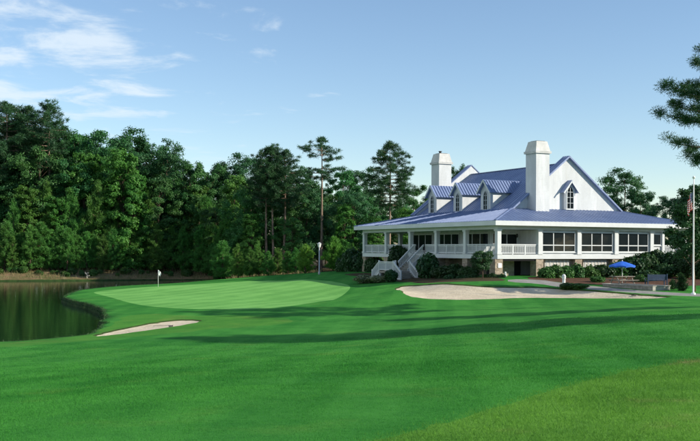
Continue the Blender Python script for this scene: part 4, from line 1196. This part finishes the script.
# mown grass near the camera: fairway and rough blades
def near_grass(name, n, rough, ln, wd, mat, label):
    r = np.random.default_rng(len(name)+n)
    py = 249.5+(441+32-249.5)*np.sqrt(r.uniform(.16, 1.0, n)); pxx = r.uniform(-12, 712, n)
    Yg = np.interp(py, [320, 338, 360, 380, 400, 420, 441, 450, 475], [60, 46, 30.5, 22.5, 17.0, 13.4, 10.4, 9.2, 7.4])
    Xg = (pxx-350)/FPX*Yg
    k = inside(ROUGH, Xg+r.normal(0, .10, n), Yg+r.normal(0, .2, n)) == rough
    k &= ~inside(POND, Xg, Yg) & ~inside(BUNK_L, Xg, Yg) & (~inside(FRINGE, Xg, Yg))
    Xg, Yg = Xg[k], Yg[k]; m = len(Xg)
    zz = land(Xg, Yg)+0.02*np.sin(Xg*.9+1.3*np.sin(Yg*.31))*np.clip(1-Yg/60, 0, 1)
    s = np.clip(Yg/14, .8, 2.6)
    me = blades(name, Xg, Yg, zz-.006, ln*np.clip(s, .8, 1.5), wd*s, mat, r, .75)
    tag(link(name, me), label, 'grass', kind='stuff')
near_grass('fairway_grass_blades', 620000, False, .030, .006, 'fairway_blade', 'short dark green mown grass of the fairway')
near_grass('rough_grass_blades', 330000, True, .055, .007, 'rough_blade', 'longer olive green grass of the rough')

# ------------------------------------------------------------------ things about the course
def ground_empty(name, px, Y, rz=0.0, dz=0.0):
    x, y = at(px, Y); return empty(name, (x, y, gz(x, y)+dz), rz)
# flagstick
x, y = on_land(158.3, 286.9)
fs = empty('golf_flagstick', (x, y, gz(x, y)), 0); tag(fs, 'white golf flagstick with limp white flag on the putting green', 'flagstick')
MB().tube([(0, 0, -.1), (0, 0, 1.75)], [.022, .016], 8).build('pole', M['flag_white'], fs, smooth=True)
cl = []; fc = []
for i in range(9):
    for j in range(9):
        a, b = i/8, j/8
        cl.append((.02+.26*a*(1-.25*b)+.03*math.sin(b*6), .05*math.sin(a*9+b*2)*(.3+a), 1.72-.5*b*(1-.1*a)-.28*a*a))
for i in range(8):
    for j in range(8): k = i*9+j; fc.append((k, k+1, k+10, k+9))
MB().add(cl, fc).build('flag', M['flag_white'], fs, smooth=True)
# lamp post
lp = ground_empty('lamp_post', 319.3, 112); tag(lp, 'slim pale lamp post standing between the two conical trees', 'lamp post')
HL = up(243, 112, 319)-gz(*at(319.3, 112))
MB().lathe([(.13, -.1), (.13, .25), (.075, .32), (.06, HL-.55)], (0, 0, 0), 10).build('pole', M['galvanised'], lp, smooth=True)
MB().lathe([(.05, 0), (.13, .03), (.22, .42), (.21, .44)], (0, 0, HL-.55), 8).build('lantern', M['flag_white'], lp)
MB().lathe([(.27, 0), (.16, .12), (.03, .2)], (0, 0, HL-.11), 8).build('lantern_cap', M['galvanised'], lp)
# flagpole and flag
fp = ground_empty('flagpole', 693.5, 67.5); tag(fp, 'tall white flagpole with hanging striped flag near the porch end', 'flagpole')
HP = up(179, 67.5, 695)-gz(*at(695, 67.5))
MB().lathe([(.16, -.1), (.16, .12), (.06, .16), (.055, 3), (.035, HP)], (0, 0, 0), 12).build('pole', M['flag_white'], fp, smooth=True)
MB().lathe([(.02, 0), (.09, .05), (.11, .11), (.09, .17), (.02, .22)], (0, 0, HP), 12).build('finial', M['flag_white'], fp, smooth=True)
t = NT('striped_flag'); uvn = t.n('ShaderNodeUVMap'); sp = t.n('ShaderNodeSeparateXYZ'); t.l(uvn.outputs[0], sp.inputs[0])
st = t.math('LESS_THAN', t.math('FRACT', t.math('MULTIPLY', sp.outputs[1], 6.5)), .5)
cc = t.mix(st, (.80, .79, .76), (.50, .02, .03))
canton = t.math('MULTIPLY', t.math('LESS_THAN', sp.outputs[0], .4), t.math('GREATER_THAN', sp.outputs[1], .4615))
vs = t.n('ShaderNodeTexVoronoi'); vs.inputs['Scale'].default_value = 1.0; vs.inputs['Randomness'].default_value = 0.0
mp = t.n('ShaderNodeMapping'); mp.inputs['Scale'].default_value = (15, 10, 1); t.l(uvn.outputs[0], mp.inputs[0]); t.l(mp.outputs[0], vs.inputs['Vector'])
star = t.math('LESS_THAN', vs.outputs['Distance'], .28)
cc = t.mix(canton, cc, t.mix(star, (.02, .03, .16), (.8, .8, .78)))
FLAGM = t.pbr(cc, .8, .2)
NA, NBb = 22, 12; hoist, fly = 1.15, 1.75
vv, ff, uvs = [], [], []
for i in range(NA+1):
    for j in range(NBb+1):
        a, b = i/NA, j/NBb
        out = .06+.36*(1-math.exp(-2.2*a)); drop = fly*a*.62*(1-.12*math.exp(-3*a))
        vv.append((-(out+.05*math.sin(a*7+b*3)), .12*a**.4*math.sin(a*15+b*2.4), HP-.95-hoist*b-drop*.55+.03*math.sin(b*5+a*4))); uvs.append((a, 1-b))
for i in range(NA):
    for j in range(NBb): k = i*(NBb+1)+j; ff.append((k, k+1, k+NBb+2, k+NBb+1))
me = bpy.data.meshes.new('flag'); me.from_pydata(vv, [], ff); me.materials.append(FLAGM)
ul = me.uv_layers.new(name='UVMap')
for lp_ in me.loops: ul.data[lp_.index].uv = uvs[lp_.vertex_index]
me.polygons.foreach_set('use_smooth', [True]*len(ff)); me.update()
link('flag', me, fp)
# umbrella and picnic table
Yt = 77.5
tb = ground_empty('picnic_table', 622.5, Yt, .35); tag(tb, 'grey wooden picnic table beneath the blue umbrella', 'table')
for i in range(5):
    MB().box((-.95, -.40+i*.162, .70), (.95, -.40+i*.162+.15, .745)).build('tabletop_plank', M['grey_wood'], tb)
for s in (-1, 1):
    for i in range(2): MB().box((-.95, s*.80+(i-1)*.15, .42), (.95, s*.80+(i-1)*.15+.14, .465)).build('bench_plank', M['grey_wood'], tb)
    for e in (-.7, .7): MB().bar((e, s*.72, 0), (e, s*.22, .70), .09, .05, (1, 0, 0)).build('leg', M['grey_wood'], tb)
for e in (-.7, .7): MB().bar((e+.07, -.88, .385), (e+.07, .88, .385), .05, .07).build('crossbeam', M['grey_wood'], tb)
um = ground_empty('umbrella', 622.3, Yt); tag(um, 'open bright blue garden umbrella over the picnic table', 'umbrella')
zc_ = up(266, Yt, 622)-um.location.z; zt_ = up(261.2, Yt, 622)-um.location.z
MB().tube([(0, 0, -.05), (0, 0, zt_)], [.03, .03], 10).build('pole', M['flag_white'], um, smooth=True)
cn = MB(); NR = 8; rim = []
for j in range(NR*4):
    a = j*2*math.pi/(NR*4); q = (j % 4)/4; rim.append((a, 1.08*(1-.045*math.sin(math.pi*q)), .05*math.sin(math.pi*q)))
vs_ = []
for s_ in (0.04, .35, .7, 1.0, 1.001):
    for a, rr, lift in rim: vs_.append((math.cos(a)*rr*s_, math.sin(a)*rr*s_, (zt_-(zt_-zc_)*(s_**1.25))+(lift*s_ if s_ <= 1 else lift) - (.12 if s_ > 1 else 0)))
m_ = NR*4
cn.add(vs_, [(i*m_+j, i*m_+(j+1) % m_, (i+1)*m_+(j+1) % m_, (i+1)*m_+j) for i in range(4) for j in range(m_)]+[tuple(range(m_))])
cn.build('canopy', M['umbrella_cloth'], um)
for j in range(NR):
    a = j*2*math.pi/NR
    MB().bar((0, 0, zt_-.06), (math.cos(a)*1.04, math.sin(a)*1.04, zc_-.0), .02, .02).build('rib', M['grey_wood'], um)
MB().lathe([(.03, 0), (.05, .03), (.01, .12)], (0, 0, zt_-.01), 8).build('finial', M['flag_white'], um)
# low planter wall: timber box with its own coping, and the navy bench behind it
pl = ground_empty('planter_box', 653, 71.5, TH); tag(pl, 'long low planter box, its lit end coloured paler, beside the cart path', 'planter')
for i in range(2):
    MB().box((0, .06, -.15+i*.24), (.06, 5.4, .085+i*.24)).build('side_board', M['grey_wood'], pl)
    MB().box((0, 0, -.15+i*.24), (1.75, .055, .085+i*.24)).build('end_board', M['concrete'], pl)  # near end in paler concrete colour, standing in for sunlight on it
    MB().box((1.69, .06, -.15+i*.24), (1.75, 5.4, .085+i*.24)).build('side_board', M['grey_wood'], pl)
    MB().box((0, 5.405, -.15+i*.24), (1.75, 5.46, .085+i*.24)).build('end_board', M['grey_wood'], pl)
MB().box((-.05, -.05, .33), (1.8, .14, .38)).box((-.05, .14, .33), (.14, 5.5, .38)).box((1.62, .14, .33), (1.8, 5.5, .38)).box((.14, 5.32, .33), (1.62, 5.5, .38)).build('coping', M['concrete'], pl)
MB().box((.065, .06, -.1), (1.685, 5.4, .26)).build('soil', M['mulch'], pl)
bn = ground_empty('garden_bench', 655, 76.5, math.pi+.12); tag(bn, 'dark navy garden bench behind the planter box', 'bench')
for i in range(3): MB().box((-.82, -.05+i*.15, .42), (.82, .08+i*.15, .46)).build('seat_slat', M['navy_paint'], bn)
for i in range(4): MB().box((-.82, .42+i*.012, .50+i*.115), (.82, .45+i*.012, .60+i*.115)).build('back_slat', M['navy_paint'], bn)
for s in (-1, 1):
    MB().bar((s*.80, .46, 0), (s*.80, .50, 1.0), .07, .07, (1, 0, 0)).build('rear_leg', M['navy_paint'], bn)
    MB().bar((s*.80, -.02, 0), (s*.80, -.02, .62), .07, .07, (1, 0, 0)).build('front_leg', M['navy_paint'], bn)
    MB().box((s*.80-.045, -.08, .62), (s*.80+.045, .46, .66)).build('armrest', M['navy_paint'], bn)
# white post by the hedge
wp = ground_empty('marker_post', 564, 76.5); tag(wp, 'short white post with rounded top in front of the hedge', 'post')
MB().lathe([(.16, -.1), (.16, .08), (.125, .12), (.13, .62), (.16, .66), (.16, .74)], (0, 0, 0), 14).build('body', M['flag_white'], wp, smooth=True)
MB().lathe([(.16, 0), (.17, .06), (.13, .18), (.05, .25)], (0, 0, .741), 14).build('rounded_cap', M['white_trim'], wp, smooth=True)
# white chair on the veranda by the corner column
cx_, cy_ = hw(.75, 1.1)
ch = empty('veranda_chair', (cx_, cy_, G0+DECK), TH+2.2); tag(ch, 'white slatted chair on the veranda beside the corner column', 'chair')
for i in range(5): MB().box((-.27, -.25+i*.1, .36-.01*i), (.27, -.16+i*.1, .385-.01*i)).build('seat_slat', M['flag_white'], ch)
for i in range(5): MB().bar((-.22+i*.11, .25, .34), (-.26+i*.13, .52, 1.02), .085, .02, (0, 1, 0)).build('back_slat', M['flag_white'], ch)
for s in (-1, 1):
    MB().box((s*.30-.03, -.28, 0), (s*.30+.03, -.22, .56)).build('leg', M['flag_white'], ch)
    MB().bar((s*.30, .30, 0), (s*.30, .24, .56), .06, .06, (1, 0, 0)).build('leg', M['flag_white'], ch)
    MB().box((s*.31-.06, -.32, .561), (s*.31+.06, .34, .59)).build('armrest', M['flag_white'], ch)
# bunker rakes
def rake(px, py, rz, label):
    x, y = on_land(px, py); dz = 0
    for P, dep in ((BUNK_L, .05), (BUNK_R, .2)):
        if inside(P, np.array([x]), np.array([y]))[0]: dz = -.08-dep*float(np.clip(edge_dist(P, np.array([x]), np.array([y]))[0]/.8, 0, 1))
    k = empty('bunker_rake', (x, y, gz(x, y)+dz+.04), rz); tag(k, label, 'rake')
    MB().tube([(0, 0, .09), (1.1, 0, .03)], [.014, .014], 6).build('handle', M['grey_wood'], k)
    MB().box((-.03, -.28, .05), (.01, .28, .09)).build('head', M['dark_metal'], k)
    for i in range(7): MB().box((-.025, -.26+i*.082, -.04), (-.005, -.24+i*.082, .05)).build('tooth', M['dark_metal'], k)
rake(171, 325.5, 2.9, 'dark rake lying in the small bunker beside the pond')
rake(634, 294.2, .3, 'dark rake lying at the back edge of the long bunker')
# bleached snags on the far bank
def snag(px, Y, h, label, seed):
    r_ = random.Random(seed); x, y = at(px, Y)
    s = MB(); p = [Vector((0, 0, -.2))]
    for i in range(5): p.append(p[-1]+Vector((r_.uniform(-.25, .3), r_.uniform(-.1, .1), h/4.2)))
    s.tube(p, [.13, .12, .10, .07, .05, .02], 7)
    for i in (2, 3, 4):
        q = p[i]; d = Vector((r_.choice((-1, 1))*r_.uniform(.5, .9), r_.uniform(-.2, .2), r_.uniform(.1, .6)))
        s.tube([q, q+d*.6, q+d*h*.6], [.07, .05, .015], 6)
    tag(s.build('driftwood_snag', M['deadwood'], None, (x, y, gz(x, y)), True), label, 'snag')
snag(88, 142.2, 1.0, 'forked bleached driftwood snag on the far pond bank', 3)
